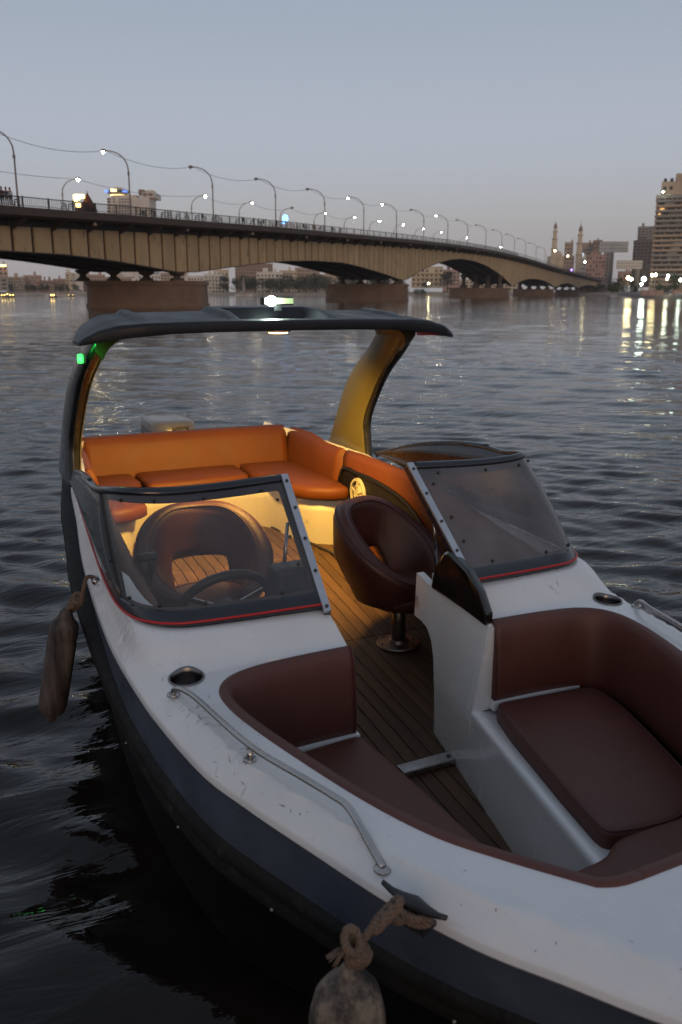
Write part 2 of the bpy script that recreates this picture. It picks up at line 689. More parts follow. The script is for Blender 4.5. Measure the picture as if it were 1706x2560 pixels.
B_ = {}
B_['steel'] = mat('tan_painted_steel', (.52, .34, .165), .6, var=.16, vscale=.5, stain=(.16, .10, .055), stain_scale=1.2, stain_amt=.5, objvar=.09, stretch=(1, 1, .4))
B_['web'] = mat('shade_dark_girder_steel', (.035, .024, .016), .7, var=.2, vscale=.4)  # near-black colour paints in shadow between the panels and under the overhang
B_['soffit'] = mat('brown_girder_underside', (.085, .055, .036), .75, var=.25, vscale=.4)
B_['edge'] = mat('brown_edge_beam', (.075, .045, .032), .7, var=.2, vscale=.6, stain=(.05, .03, .02), stain_scale=.8, stain_amt=.5)
B_['rail'] = mat('dark_railing_paint', (.035, .03, .03), .6)
B_['pole'] = mat('galvanised_pole', (.22, .17, .15), .55, var=.15)
B_['cable'] = mat('black_cable', (.03, .03, .035), .7)
B_['lens_off'] = mat('unlit_lamp_lens', (.3, .25, .22), .4)
B_['lamp'] = emis('lit_street_lamp', (1., .86, .60), 170.)
B_['lamp_w'] = emis('lit_cool_lamp', (.78, 1., .80), 55.)
B_['lamp_y'] = emis('lit_yellow_lamp', (1., .85, .42), 42.)
B_['gold'] = emis('gold_neon', (1., .72, .18), 7.)
B_['blue'] = emis('blue_neon', (.10, .35, 1.), 9.)
B_['ivory'] = emis('warm_floodlit_band', (1., .74, .32), 3.2)


def pier_mat():
    m = mat('brown_stone_pier', (.23, .150, .105), .85, var=.2, vscale=.5, stain=(.30, .21, .15), stain_scale=.35, stain_amt=.45)
    nt = m.node_tree
    N, L = nt.nodes, nt.links
    b = N['Principled BSDF']
    tc = N.new('ShaderNodeTexCoord')
    mp = N.new('ShaderNodeMapping')
    mp.inputs['Rotation'].default_value = (R(90), 0, HEAD)
    L.new(tc.outputs['Object'], mp.inputs['Vector'])
    br = N.new('ShaderNodeTexBrick')
    br.inputs['Scale'].default_value = 1.6
    br.inputs['Mortar Size'].default_value = .03
    L.new(mp.outputs['Vector'], br.inputs['Vector'])
    bp = N.new('ShaderNodeBump')
    bp.inputs['Strength'].default_value = .7
    bp.inputs['Distance'].default_value = .05
    bp.invert = True
    L.new(br.outputs['Fac'], bp.inputs['Height'])
    L.new(bp.outputs['Normal'], b.inputs['Normal'])
    return m


B_['pier'] = pier_mat()

# ---- bridge
TN = math.hypot(1, .4)
T_T = [-70, -27, -22, -9.7, .7, 22, 38, 55, 76, 107, 126, 146, 166, 185, 204, 224, 269, 348, 457, 520]
T_Z = [7.3, 8.80, 8.97, 9.42, 9.75, 10.5, 10.95, 11.45, 12.05, 12.8, 13.1, 13.35, 13.4, 13.3, 13.1, 12.75, 11.75, 10.5, 9.05, 8.4]
G_T = [-70, -62, -40, -26.4, -17.5, -10, -2.7, 1.6, 8.9, 17.2, 26.9, 36.6, 48.7, 55, 66.1, 74, 80.5, 84, 90.2, 98, 105.8, 116, 126.4, 140, 152, 166, 177.5, 186, 190, 193, 199, 208, 219, 230.4, 244, 256.7, 272, 281.5, 286, 300, 319.8, 340, 358, 362, 375, 400, 421.5, 445, 457]
G_Z = [4.2, 3.6, 4.7, 5.32, 5.30, 4.90, 4.32, 3.95, 4.66, 5.45, 6.2, 6.6, 6.7, 6.35, 5.5, 4.75, 4.15, 4.6, 6.04, 7.4, 8.47, 9.6, 10.1, 9.95, 9.3, 7.8, 6.17, 4.6, 3.85, 3.95, 4.75, 5.7, 6.4, 6.65, 6.5, 6.03, 4.8, 3.75, 4.1, 5.3, 5.91, 5.2, 3.75, 3.95, 4.9, 5.6, 5.56, 4.9, 4.0]


def bp_(t, off, z):
    return cw(-17.6 + .4 * t - off / TN, 103 + t + off * .4 / TN, z)


ZT = lambda t: float(np.interp(t, T_T, T_Z))
ZB = lambda t: float(np.interp(t, G_T, G_Z))
bridge = thing('road_bridge', cw(-23, 103, 0), 'long tan steel arch-girder road bridge on brown stone piers across the river', 'bridge')
ts = np.concatenate([np.linspace(-70, 0, 20), np.linspace(4, 200, 60), np.linspace(206, 500, 50)])
WID = 15.
# roadway slab and edge beams
g = G()
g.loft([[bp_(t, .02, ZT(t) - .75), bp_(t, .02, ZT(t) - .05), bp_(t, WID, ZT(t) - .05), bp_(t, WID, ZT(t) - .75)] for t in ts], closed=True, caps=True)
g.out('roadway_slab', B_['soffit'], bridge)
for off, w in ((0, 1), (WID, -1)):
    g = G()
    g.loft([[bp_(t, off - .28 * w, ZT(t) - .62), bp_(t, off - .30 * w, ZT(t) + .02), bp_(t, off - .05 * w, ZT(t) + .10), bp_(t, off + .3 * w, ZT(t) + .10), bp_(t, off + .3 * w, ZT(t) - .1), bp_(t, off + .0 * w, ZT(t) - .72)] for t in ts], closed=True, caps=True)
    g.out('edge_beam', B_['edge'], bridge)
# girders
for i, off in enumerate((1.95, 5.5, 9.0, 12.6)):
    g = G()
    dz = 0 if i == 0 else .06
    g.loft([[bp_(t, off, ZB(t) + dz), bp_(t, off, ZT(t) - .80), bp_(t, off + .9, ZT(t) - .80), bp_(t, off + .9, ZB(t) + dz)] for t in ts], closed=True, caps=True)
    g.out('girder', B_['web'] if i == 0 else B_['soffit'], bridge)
# soffit plates near the piers close the space between girders
for a, b in ((-45, 30), (60, 96), (176, 205), (268, 300)):
    g = G()
    tt = np.linspace(a, b, 16)
    g.loft([[bp_(t, 2.86, ZB(t) + .5), bp_(t, 12.55, ZB(t) + .5)] for t in tt])
    g.out('soffit_plate', B_['soffit'], bridge)
# cross frames between the girders
for k in range(-20, 170):
    t = k * 2.45 * 1.0 + 1.2
    if k % 3 or t < -50 or t > 300:
        continue
    g = G()
    g.loft([[bp_(t - .06, 2.9, ZT(t) - 1.7), bp_(t - .06, 2.9, ZT(t) - .8), bp_(t + .06, 2.9, ZT(t) - .8), bp_(t + .06, 2.9, ZT(t) - 1.7)],
            [bp_(t - .06, 12.5, ZT(t) - 1.7), bp_(t - .06, 12.5, ZT(t) - .8), bp_(t + .06, 12.5, ZT(t) - .8), bp_(t + .06, 12.5, ZT(t) - 1.7)]], closed=True)
    g.out('cross_frame', B_['soffit'], bridge)
# steel fascia panels, each one plate; dark gaps stand for stiffener shadows
SPN = 2.45
for k in range(-27, 188):
    a, b = k * SPN + .05, (k + 1) * SPN - .05
    cut = .26 if k % 2 else .36
    a, b = a + cut * .5, b - cut * .5
    q = [(a, ZB(a) + .03), (b, ZB(b) + .03), (b, ZT(b) - 1.45), (a, ZT(a) - 1.45)]
    g = G()
    v = [bp_(t, 1.945, z) for t, z in q] + [bp_(t, 1.80, z) for t, z in q]
    g.add(v, [(4, 5, 6, 7), (0, 1, 5, 4), (1, 2, 6, 5), (2, 3, 7, 6), (3, 0, 4, 7)])
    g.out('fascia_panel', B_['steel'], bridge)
    # cantilever bracket under the footway at every second panel
    if k % 2 == 0 and k < 120:
        t = k * SPN
        g = G()
        v = []
        for tt in (t - .07, t + .07):
            v += [bp_(tt, 1.78, ZT(t) - 1.75), bp_(tt, 1.78, ZT(t) - .8), bp_(tt, .05, ZT(t) - .8), bp_(tt, .05, ZT(t) - 1.0)]
        g.add(v, [(0, 1, 2, 3), (7, 6, 5, 4), (0, 3, 7, 4), (1, 0, 4, 5), (2, 1, 5, 6), (3, 2, 6, 7)])
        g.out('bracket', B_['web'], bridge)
# girder bottom flange
g = G()
g.loft([[bp_(t, 1.70, ZB(t) - .06), bp_(t, 1.70, ZB(t) + .04), bp_(t, 2.95, ZB(t) + .04), bp_(t, 2.95, ZB(t) - .06)] for t in ts], closed=True, caps=True)
g.out('flange', B_['soffit'], bridge)
# piers
PIERS = [(-30.45, -15.75, 103.5, 3.1), (-3.3, 14.1, 181, 3.4), (34.0, 53.4, 277, 3.1), (72., 89.5, 368, 3.0), (112.5, 125.5, 462, 2.9), (141, 152, 545, 2.8), (-62, -45, 43, 2.7)]
for l0, l1, d0, h in PIERS:
    if d0 < 60:
        continue
    pr = bpy.data.objects.new('pier', None)
    link(pr, bridge, cw((l0 + l1) / 2, d0 + 1.8, 0))
    n = 10
    out_ = [(l0 + .25, d0 + .6), (l0 + 1.0, d0), (l1 - 1.0, d0), (l1 - .25, d0 + .6), (l1, d0 + 1.8), (l1 - .4, d0 + 3.3), (l0 + .4, d0 + 3.3), (l0, d0 + 1.8)]
    g = G()
    c_ = ((l0 + l1) / 2, d0 + 1.7)
    lay = []
    for z, k in ((-2, 1.), (.42, 1.), (.5, .985), (h - .55, .97), (h - .5, 1.0), (h - .08, 1.0), (h, .98)):
        lay.append([cw(c_[0] + (l - c_[0]) * k, c_[1] + (d - c_[1]) * k, z) for l, d in out_])
    g.loft(lay, closed=True, caps=True)
    g.out('pier_body', B_['pier'], pr)
    # bearing pedestals under the girders
    t_n = None
    for i, off in enumerate((2.4, 5.95, 9.45, 13.05)):
        # where the girder crosses the pier line
        best = min(np.linspace(-40, 520, 1121), key=lambda t: abs((103 + t + off * .4 / TN) - (d0 + 1.6)))
        p_ = bp_(best, off, 0)
        zt_ = ZB(best) - .05
        g = G()
        w = .8 if d0 < 200 else .95
        g.loft([[p_ + Vector((x * w * kk, y * w * kk, zz)) for x, y in ((-1, -.9), (1, -.9), (1, .9), (-1, .9))] for zz, kk in ((h - .05, .95), (h + .18, .9), (h + (zt_ - h) * .45, .42), (h + (zt_ - h) * .62, .42), (zt_ - .12, .95), (zt_ + .1, 1.0))], closed=True, caps=True)
        g.out('bearing_pedestal', B_['soffit'], pr)
# railing
g = G()
tr = np.linspace(-68, 460, 170)
for dz in (.84, ):
    g.loft([[bp_(t, -.04, ZT(t) + .02 + dz), bp_(t, -.04, ZT(t) + .10 + dz), bp_(t, .08, ZT(t) + .10 + dz), bp_(t, .08, ZT(t) + .02 + dz)] for t in tr], closed=True, caps=True)
g.out('handrail', B_['rail'], bridge)
g = G()
g.loft([[bp_(t, 0, ZT(t) + .18), bp_(t, 0, ZT(t) + .23), bp_(t, .05, ZT(t) + .23), bp_(t, .05, ZT(t) + .18)] for t in tr], closed=True, caps=True)
g.out('bottom_rail', B_['rail'], bridge)
pm = None
for k in range(-22, 150):
    t = k * 3.1
    g = G()
    p_ = bp_(t, .03, ZT(t) + .5)
    if pm is None:
        gg = G().box((0, 0, 0), (.11, .11, .98), -HEAD)
        pm = mesh_data('post', gg.v, gg.f, B_['rail'])
    inst('post', pm, bridge, p_)
g = G()
tt = -60.
while tt < 190:
    p_ = bp_(tt, .03, ZT(tt) + .5)
    g.box(p_, (.035, .035, .66), -HEAD)
    tt += .24 if tt < 40 else .36
g.out('balusters', B_['rail'], bridge, kind='stuff')
g = G()
g.loft([[bp_(t, WID, ZT(t) + .82), bp_(t, WID, ZT(t) + .92), bp_(t, WID - .08, ZT(t) + .92), bp_(t, WID - .08, ZT(t) + .82)] for t in tr], closed=True, caps=True)
g.out('handrail', B_['rail'], bridge)
# small floodlights slung under the edge beam
for t in (-15.5, .2, 15.3, 31.5, 47.2, 63, 80, 98, 116, 136, 156, 176):
    p_ = bp_(t, .2, ZT(t) - .98)
    g = G()
    g.lathe([(.06, .26), (.06, .12), (.17, .02), (.17, -.12), (.15, -.14)], p_, 10)
    g.out('floodlight', mat('floodlight_shell', (.45, .36, .28), .6), bridge)

# ---- street lamps on the bridge
NEAR = [-40.5, -25, -9.7, 6.1, 22.1, 38.4, 54.8, 71.8, 89.1, 107.5, 125.6, 145.5, 165.7, 184.6, 203.6, 223.8, 243.7]
LIT_N = {2, 6, 7, 9}
words = ['', 'first', 'second', 'third', 'fourth', 'fifth', 'sixth', 'seventh', 'eighth', 'ninth', 'tenth', 'eleventh', 'twelfth', 'thirteenth', 'fourteenth', 'fifteenth', 'sixteenth', 'seventeenth']
tops_n, tops_f = [], []


def lamp(t, off, h, reach, lit, label, group, m_lit, r=.085, tops=None):
    base = bp_(t, off, ZT(t))
    o = thing('street_lamp', base, label, 'street lamp', group)
    ax_ = (bp_(t, off + reach, 0) - bp_(t, off, 0))
    P_ = [base + Vector((0, 0, z)) + ax_ * k for z, k in ((0, 0), (h * .35, 0), (h * .68, .0), (h * .82, .10), (h * .93, .38), (h * .985, .75), (h, 1.0))]
    q = catmull(P_, 4)
    g = G()
    g.tube(q, [r * (1 - .45 * i / len(q)) for i in range(len(q))], 7)
    g.out('pole', B_['pole'], o, smooth=True)
    g = G()
    g.tube([base + Vector((0, 0, h * .62)), base + Vector((0, 0, h * .62 + .25))], r * 1.5, 7)
    g.out('collar', B_['pole'], o)
    e = Vector(q[-1])
    g = G()
    d = Vector(q[-1] - q[-2]).normalized()
    g.tube([e - d * .1, e + d * .15, e + d * .5, e + d * .62], [.06, .15, .15, .05], 8)
    g.out('lamp_head', B_['pole'], o, smooth=True)
    g = G()
    c = e + d * .36 + Vector((0, 0, -.13))
    rr = .15 if lit else .10
    g.lathe([(.03, .10), (rr, .05), (rr, -.06), (rr * .6, -.15), (.02, -.18)], c, 10)
    g.out('lens', m_lit if lit else B_['lens_off'], o, smooth=True)
    if tops is not None:
        tops.append(e)


for i, t in enumerate(NEAR):
    if i == 0:
        continue
    lamp(t, .35, 6.5, 2.6, i in LIT_N, 'tall curved %s street lamp on the near edge of the bridge, %s from the left' % ('lit' if i in LIT_N else 'unlit', words[i]), 'tall lamps along the near edge of the bridge', B_['lamp'], tops=tops_n)
FAR = [-3.8, 22.4, 35.8, 49.8, 63.6, 78.1, 92.4, 108.4, 124.3, 140.5, 168, 215]
for i, t in enumerate(FAR):
    lit = i not in (3,)
    # the far lamps stand on the opposite footway and lean towards the road
    lamp(t, 14.0, 4.7, -2.0, lit, 'street lamp on the far side of the bridge road, %s from the left, %s' % (words[i + 1], 'lit' if lit else 'unlit'), 'lamps along the far edge of the bridge', B_['lamp'], r=.075, tops=tops_f)


def cable(tops, first, label):
    g = G()
    pts = []
    tops = [first] + tops
    for a, b in zip(tops[:-1], tops[1:]):
        for k in range(10):
            s_ = k / 10
            p_ = a.lerp(b, s_)
            pts.append(p_ + Vector((0, 0, -.75 * 4 * s_ * (1 - s_) * min(1, (b - a).length / 16))))
    pts.append(tops[-1])
    g.tube(pts, .022, 4)
    g.out('overhead_cable', B_['cable'], None, label=label, cat='cable')


cable(tops_n[:12], bp_(-42, 2.9, ZT(-42) + 6.6), 'sagging cable strung between the tall lamps of the near bridge edge')
cable(tops_f[:6], bp_(-32, 11.4, ZT(-32) + 5.8), 'sagging cable strung between the lamps on the far side of the bridge')

# ---- café chairs, people and stalls on the footway
B_['chair'] = mat('dark_green_plastic', (.03, .04, .035), .6)
B_['chair_y'] = mat('ochre_plastic', (.30, .20, .07), .6)


_cnt = {}


def nth_(k):
    k += 1
    return '%d%s' % (k, 'th' if 10 < k % 100 < 14 else {1: 'st', 2: 'nd', 3: 'rd'}.get(k % 10, 'th'))


def chair_mesh(m):
    g = G()
    g.box((0, 0, .43), (.46, .44, .05))
    g.box((0, .22, .66), (.44, .05, .44))
    for x in (-1, 1):
        for y in (-1, 1):
            g.beam((x * .19, y * .18, .42), (x * .24, y * .24, 0), .05, .05)
        g.beam((x * .24, .2, .66), (x * .24, -.18, .64), .05, .05)
        g.beam((x * .24, -.18, .64), (x * .24, -.2, .42), .05, .05)
    return g


cme = {}
for key in ('chair', 'chair_y'):
    gg = chair_mesh(B_[key])
    cme[key] = mesh_data('cafe_chair', gg.v, gg.f, B_[key])
for k, (u, ky) in enumerate([(44, 'chair'), (161, 'chair'), (178, 'chair'), (222, 'chair'), (235, 'chair'), (357, 'chair'), (362, 'chair'), (385, 'chair'), (410, 'chair'), (426, 'chair'), (446, 'chair'), (468, 'chair'), (494, 'chair'), (511, 'chair'), (535, 'chair'), (551, 'chair'), (595, 'chair'),
                             (612, 'chair'), (631, 'chair'), (650, 'chair'), (656, 'chair'), (678, 'chair_y'), (690, 'chair_y'), (702, 'chair_y'), (722, 'chair_y'), (733, 'chair_y'), (748, 'chair_y'), (762, 'chair'), (770, 'chair'), (786, 'chair_y'), (800, 'chair_y'), (835, 'chair'), (850, 'chair')]):
    v_ = 516 + (u / 860) * 70
    x, y = (u - 853) / _f, (1280 - v_) / _f
    kk = x / (_cp + y * _sp)
    off = 1.0
    t = (kk * (103 + off * .4 / TN) + 17.6 + off / TN) / (.4 - kk)
    p_ = bp_(t, off, ZT(t) + .1)
    inst('cafe_chair', cme[ky], None, p_, rotz=-HEAD + R(22 + (95 if k % 2 else -95)) + rnd.uniform(-.3, .3),
         label=('dark green' if ky == 'chair' else 'ochre yellow') + ' plastic café chair behind the bridge railing, %s from the left' % nth_(k), cat='chair',
         group='dark green chairs on the bridge footway' if ky == 'chair' else 'ochre chairs on the bridge footway')


def skinned(name, verts, edges, radii, m, parent, wo):
    me = bpy.data.meshes.new(name)
    me.from_pydata(verts, edges, [])
    me.materials.append(m)
    o = bpy.data.objects.new(name, me)
    link(o, parent, wo)
    md = o.modifiers.new('skin', 'SKIN')
    for sv, r_ in zip(me.skin_vertices[0].data, radii):
        sv.radius = (r_, r_)
    me.skin_vertices[0].data[0].use_root = True
    md2 = o.modifiers.new('sub', 'SUBSURF')
    md2.levels = md2.render_levels = 1
    return o


B_['skin'] = mat('brown_skin', (.22, .12, .08), .6)
B_['hair'] = mat('black_hair', (.012, .01, .01), .7)


def person(loc, shirt, trousers, label, lean=0., arm=.3):
    o = thing('person', loc, label, 'person', 'people leaning on the bridge railing')
    s_ = .86
    V = lambda *p: (p[0] * s_, (p[1] + lean * max(0, p[2] - .9)) * s_, p[2] * s_)
    body = [V(0, 0, .95), V(0, 0, 1.2), V(0, 0, 1.42), V(0, 0, 1.52), V(0, -.02, 1.64), V(0, -.02, 1.74),
            V(.17, 0, 1.40), V(.22, -.05, 1.14), V(.16, -arm, 1.03), V(.13, -arm - .07, 1.04),
            V(-.17, 0, 1.40), V(-.22, -.05, 1.14), V(-.16, -arm, 1.03), V(-.13, -arm - .07, 1.04),
            V(.09, 0, .88), V(.10, 0, .48), V(.10, .02, .08), V(.10, -.12, .04),
            V(-.09, 0, .88), V(-.10, .02, .48), V(-.10, .04, .08), V(-.10, -.10, .04)]
    ed = [(0, 1), (1, 2), (2, 3), (3, 4), (4, 5), (2, 6), (6, 7), (7, 8), (8, 9), (2, 10), (10, 11), (11, 12), (12, 13), (0, 14), (14, 15), (15, 16), (16, 17), (0, 18), (18, 19), (19, 20), (20, 21)]
    rad = [.13, .13, .13, .055, .10, .085, .06, .045, .035, .04, .06, .045, .035, .04, .085, .06, .045, .045, .085, .06, .045, .045]
    rz = -HEAD
    bo = skinned('body', body, ed, [r * s_ for r in rad], B_['skin'], o, loc)
    bo.rotation_euler = (0, 0, rz)
    so_ = skinned('shirt', [body[i] for i in (0, 1, 2, 6, 7, 10, 11)], [(0, 1), (1, 2), (2, 3), (3, 4), (2, 5), (5, 6)], [r * s_ for r in (.155, .15, .155, .075, .058, .075, .058)], shirt, o, loc)
    so_.rotation_euler = (0, 0, rz)
    to_ = skinned('trousers', [body[0]] + [body[i] for i in (14, 15, 16, 18, 19, 20)], [(0, 1), (1, 2), (2, 3), (0, 4), (4, 5), (5, 6)], [r * s_ for r in (.15, .10, .075, .062, .10, .075, .062)], trousers, o, loc)
    to_.rotation_euler = (0, 0, rz)
    g = G()
    g.lathe([(.04, .12), (.095, .07), (.108, 0), (.09, -.05)], (0, 0.015, 0), 10)
    h_ = mk('hair', [(x * s_, y * s_, z * s_) for x, y, z in g.v], g.f, B_['hair'], o, smooth=True, wo=Vector(loc) + Matrix.Rotation(rz, 3, 'Z') @ Vector(V(0, -.02, 1.71)))
    return o


cl_w = mat('white_shirt', (.55, .52, .5), .8)
cl_k = mat('black_clothes', (.02, .02, .025), .8)
cl_b = mat('blue_clothes', (.05, .09, .14), .8)
cl_m = mat('plum_clothes', (.09, .035, .045), .8)
cl_g = mat('grey_trousers', (.10, .09, .09), .8)
for u, a, b, lab in ((3, cl_k, cl_k, 'person in black leaning on the bridge railing at the edge of the picture'),
                     (9, cl_m, cl_k, 'person in a plum top leaning on the bridge railing'),
                     (19, cl_b, cl_g, 'person in a blue top standing at the bridge railing'),
                     (29, cl_w, cl_g, 'person in a white shirt standing at the bridge railing')):
    x, y = (u - 853) / _f, (1280 - 516) / _f
    kk = x / (_cp + y * _sp)
    off = .75
    t = (kk * (103 + off * .4 / TN) + 17.6 + off / TN) / (.4 - kk)
    person(bp_(t, off, ZT(t) + .1), a, b, lab, lean=-.25 if u < 12 else -.05, arm=.32)


def on_deck(u, v, off):
    x, y = (u - 853) / _f, (1280 - v) / _f
    kk = x / (_cp + y * _sp)
    t = (kk * (103 + off * .4 / TN) + 17.6 + off / TN) / (.4 - kk)
    return t, bp_(t, off, ZT(t) + .1)


# lit snack cart with a dark red parasol
t, p_ = on_deck(203, 530, 2.0)
o = thing('snack_cart', p_, 'snack cart with a glowing gold sign beside the bridge railing', 'cart')
g = G()
g.box(p_ + Vector((0, 0, .55)), (1.0, .6, .9), -HEAD)
g.out('counter', cl_m, o)
for dx, dz, w, h in ((-.22, 1.45, .62, .5), (.32, 1.52, .45, .34), (-.1, .72, .45, .35), (-.3, 1.12, .3, .22)):
    g = G()
    g.box(p_ + Vector((dx * CH, -dx * SH, dz)) + Vector((-SH, -CH, 0)) * .34, (w, .06, h), -HEAD)
    g.out('glowing_panel', B_['gold'], o)
for dx in (-.45, .55):
    g = G()
    g.tube([p_ + Vector((dx * CH, -dx * SH, 0)), p_ + Vector((dx * CH, -dx * SH, 1.75))], .03, 6)
    g.out('post', B_['rail'], o)
t, p_ = on_deck(222, 532, 1.7)
o = thing('folded_parasol', p_, 'dark red folded parasol standing beside the snack cart on the bridge', 'parasol')
g = G()
rg = []
for r_, z in ((.75, .15), (.72, .45), (.5, .9), (.32, 1.3), (.10, 1.75), (.03, 1.95)):
    rg.append([p_ + Vector((r_ * (1 + .18 * math.cos(7 * a)) * math.cos(a), r_ * (1 + .18 * math.cos(7 * a)) * math.sin(a), z)) for a in np.linspace(0, 2 * math.pi, 28, endpoint=False)])
g.loft(rg, closed=True, caps=True)
g.out('cloth', mat('dark_red_cloth', (.10, .025, .02), .85, var=.3, vscale=2), o, smooth=True)
g = G()
g.tube([p_, p_ + Vector((0, 0, 2.1))], .035, 6)
g.out('pole', B_['rail'], o)
# blue neon emblem
t, p_ = on_deck(714, 565, 1.6)
o = thing('neon_sign', p_, 'round glowing blue neon sign standing on the bridge footway', 'sign')
g = G()
c = p_ + Vector((0, 0, 1.45))
g.tube([c + Vector((CH, -SH, 0)) * (.34 * math.cos(a)) + Vector((0, 0, .44 * math.sin(a))) for a in np.linspace(R(-60), R(250), 26)], .06, 6)
g.tube([c + Vector((CH, -SH, 0)) * (.15 * math.cos(a) + .03) + Vector((0, 0, .2 * math.sin(a))) for a in np.linspace(R(100), R(420), 20)], .05, 6)
g.out('neon_tube', B_['blue'], o, smooth=True)
g = G()
g.box(p_ + Vector((-.5 * CH, .5 * SH, .78)), (1.0, .08, .08), -HEAD)
g.out('neon_bar', B_['blue'], o)
g = G()
g.tube([p_, p_ + Vector((0, 0, 1.0))], .05, 6)
g.out('post', B_['rail'], o)

# ---- banks
B_['bank'] = mat('dry_earth_bank', (.34, .25, .18), .95, var=.35, vscale=.12, stain=(.05, .06, .03), stain_scale=.08, stain_amt=.5)
B_['quay'] = mat('pale_quay_stone', (.27, .21, .17), .9, var=.2, vscale=.3)


def ribbon(name, line, prof, m, label, back=None):
    g = G()
    rings = []
    for l, d in line:
        rings.append([cw(l + a * 0, d + a, z + (.3 * math.sin(l * .13 + a) if 0 < z < 4 else 0)) for a, z in prof])
    g.loft(rings)
    return g.out(name, m, None, kind='structure', label=label, cat='bank', smooth=True)


ribbon('far_bank', [(l, 470 + 14 * math.sin(l * .011) + .00006 * l * l) for l in np.linspace(-900, 330, 70)], [(-3, -1), (0, .05), (1.5, .7), (4, 1.0), (12, 1.3), (60, 1.6), (1500, 2.)], B_['bank'], 'earth bank of the far shore beyond the bridge')
RB = lambda l: 235 + (l - 92) * 4.15
g = G()
rings = []
for l in np.linspace(66, 300, 50):
    d = RB(l) if l > 88 else RB(88) - (88 - l) * 12
    n_ = Vector((4.15, -1.)).normalized()
    rings.append([cw(l + n_.x * a, d + n_.y * a + a * .0, z) for a, z in ((-1.5, -1), (0, .1), (.4, .9), (.9, 1.3), (6, 1.9), (14, 2.3), (30, 2.5), (400, 2.6))])
g.loft(rings)
g.out('near_bank', B_['quay'], None, kind='structure', label='stone-edged promenade bank on the right', cat='bank')


# ---- trees
def leaf_mat(name, c):
    return mat(name, c, .8, var=.45, vscale=.35)


LM = [leaf_mat('dusky_green_leaves', (.055, .065, .026)), leaf_mat('grey_green_leaves', (.085, .085, .045)), leaf_mat('dark_olive_leaves', (.045, .05, .024)), leaf_mat('lit_green_leaves', (.05, .095, .05))]
B_['bark'] = mat('bark', (.07, .05, .035), .9, var=.3, vscale=2)


def tree(l, d, z0, h, w, lm, label, group, seed, cat='tree', name='tree', lo=.22, n=1300):
    r_ = np.random.default_rng(seed)
    base = cw(l, d, z0)
    o = thing(name, base, label, cat, group)
    g = G()
    g.tube([base, base + Vector((.1 * w * .1, 0, h * .3)), base + Vector((r_.uniform(-.05, .05) * w, 0, h * .65))], [h * .032, h * .024, h * .01], 6)
    for k in range(5):
        a = r_.uniform(0, 6.28)
        g.tube([base + Vector((0, 0, h * r_.uniform(.22, .4))), base + Vector((math.cos(a) * w * .3, math.sin(a) * w * .3, h * r_.uniform(.55, .8)))], [h * .014, h * .006], 5)
    g.out('trunk', B_['bark'], o)
    # clumps of leaves
    nc = 16
    cc = []
    for k in range(nc):
        a = r_.uniform(0, 6.28)
        rr = math.sqrt(r_.uniform(0, 1)) * .36 * w
        zz = h * r_.uniform(lo + .08, .88)
        sh = 1 - .55 * max(0, (zz / h - .5) / .5)
        cc.append((math.cos(a) * rr * sh, math.sin(a) * rr * sh, zz, w * r_.uniform(.13, .24)))
    v, f = [], []
    for k in range(n):
        cx_, cy_, cz_, cr = cc[k % nc]
        dr = r_.normal(size=3)
        dr /= np.linalg.norm(dr)
        p_ = np.array([cx_, cy_, cz_]) + dr * cr * r_.uniform(.55, 1.08) * np.array([1, 1, .8 * h / w if h > w else .8])
        s_ = w * r_.uniform(.022, .05)
        a1 = r_.normal(size=3)
        a1 /= np.linalg.norm(a1)
        a2 = np.cross(a1, r_.normal(size=3))
        a2 /= np.linalg.norm(a2)
        i0 = len(v)
        v += [p_ + a1 * s_, p_ + a2 * s_ * .6, p_ - a1 * s_, p_ - a2 * s_ * .6]
        f.append((i0, i0 + 1, i0 + 2, i0 + 3))
    v = [Vector(q) + base for q in v]
    mk('crown', v, f, lm, o, fix=False)
    return o


# ---- buildings
B_['glass'] = mat('dark_window', (.035, .035, .04), .25)
B_['shade'] = mat('brown_shutter', (.10, .075, .055), .7)
B_['frame_w'] = mat('pale_window_frame', (.4, .36, .31), .7)
wall_cols = {'beige': (0.476, 0.35, 0.252), 'pink': (0.504, 0.336, 0.266), 'white': (0.7, 0.63, 0.546), 'brown': (0.308, 0.196, 0.14), 'grey': (0.322, 0.28, 0.252), 'cream': (0.644, 0.504, 0.35), 'red': (.46, .27, .20), 'olive': (0.28, 0.252, 0.182), 'dark': (0.182, 0.14, 0.119)}
for k, c in wall_cols.items():
    B_['w_' + k] = mat('wall_' + k, c, .85, var=.14, vscale=.12, stain=tuple(x * .5 for x in c), stain_scale=.22, stain_amt=.4)
gg = G().box((0, 0, 0), (1, .16, 1))
WIN = mesh_data('window', gg.v, gg.f, B_['glass'])
gg = G().box((0, 0, 0), (1, .16, 1))
SHU = mesh_data('window', gg.v, gg.f, B_['shade'])
LITW = mesh_data('window', gg.v, gg.f, emis('lit_window', (1., .55, .2), 1.0))


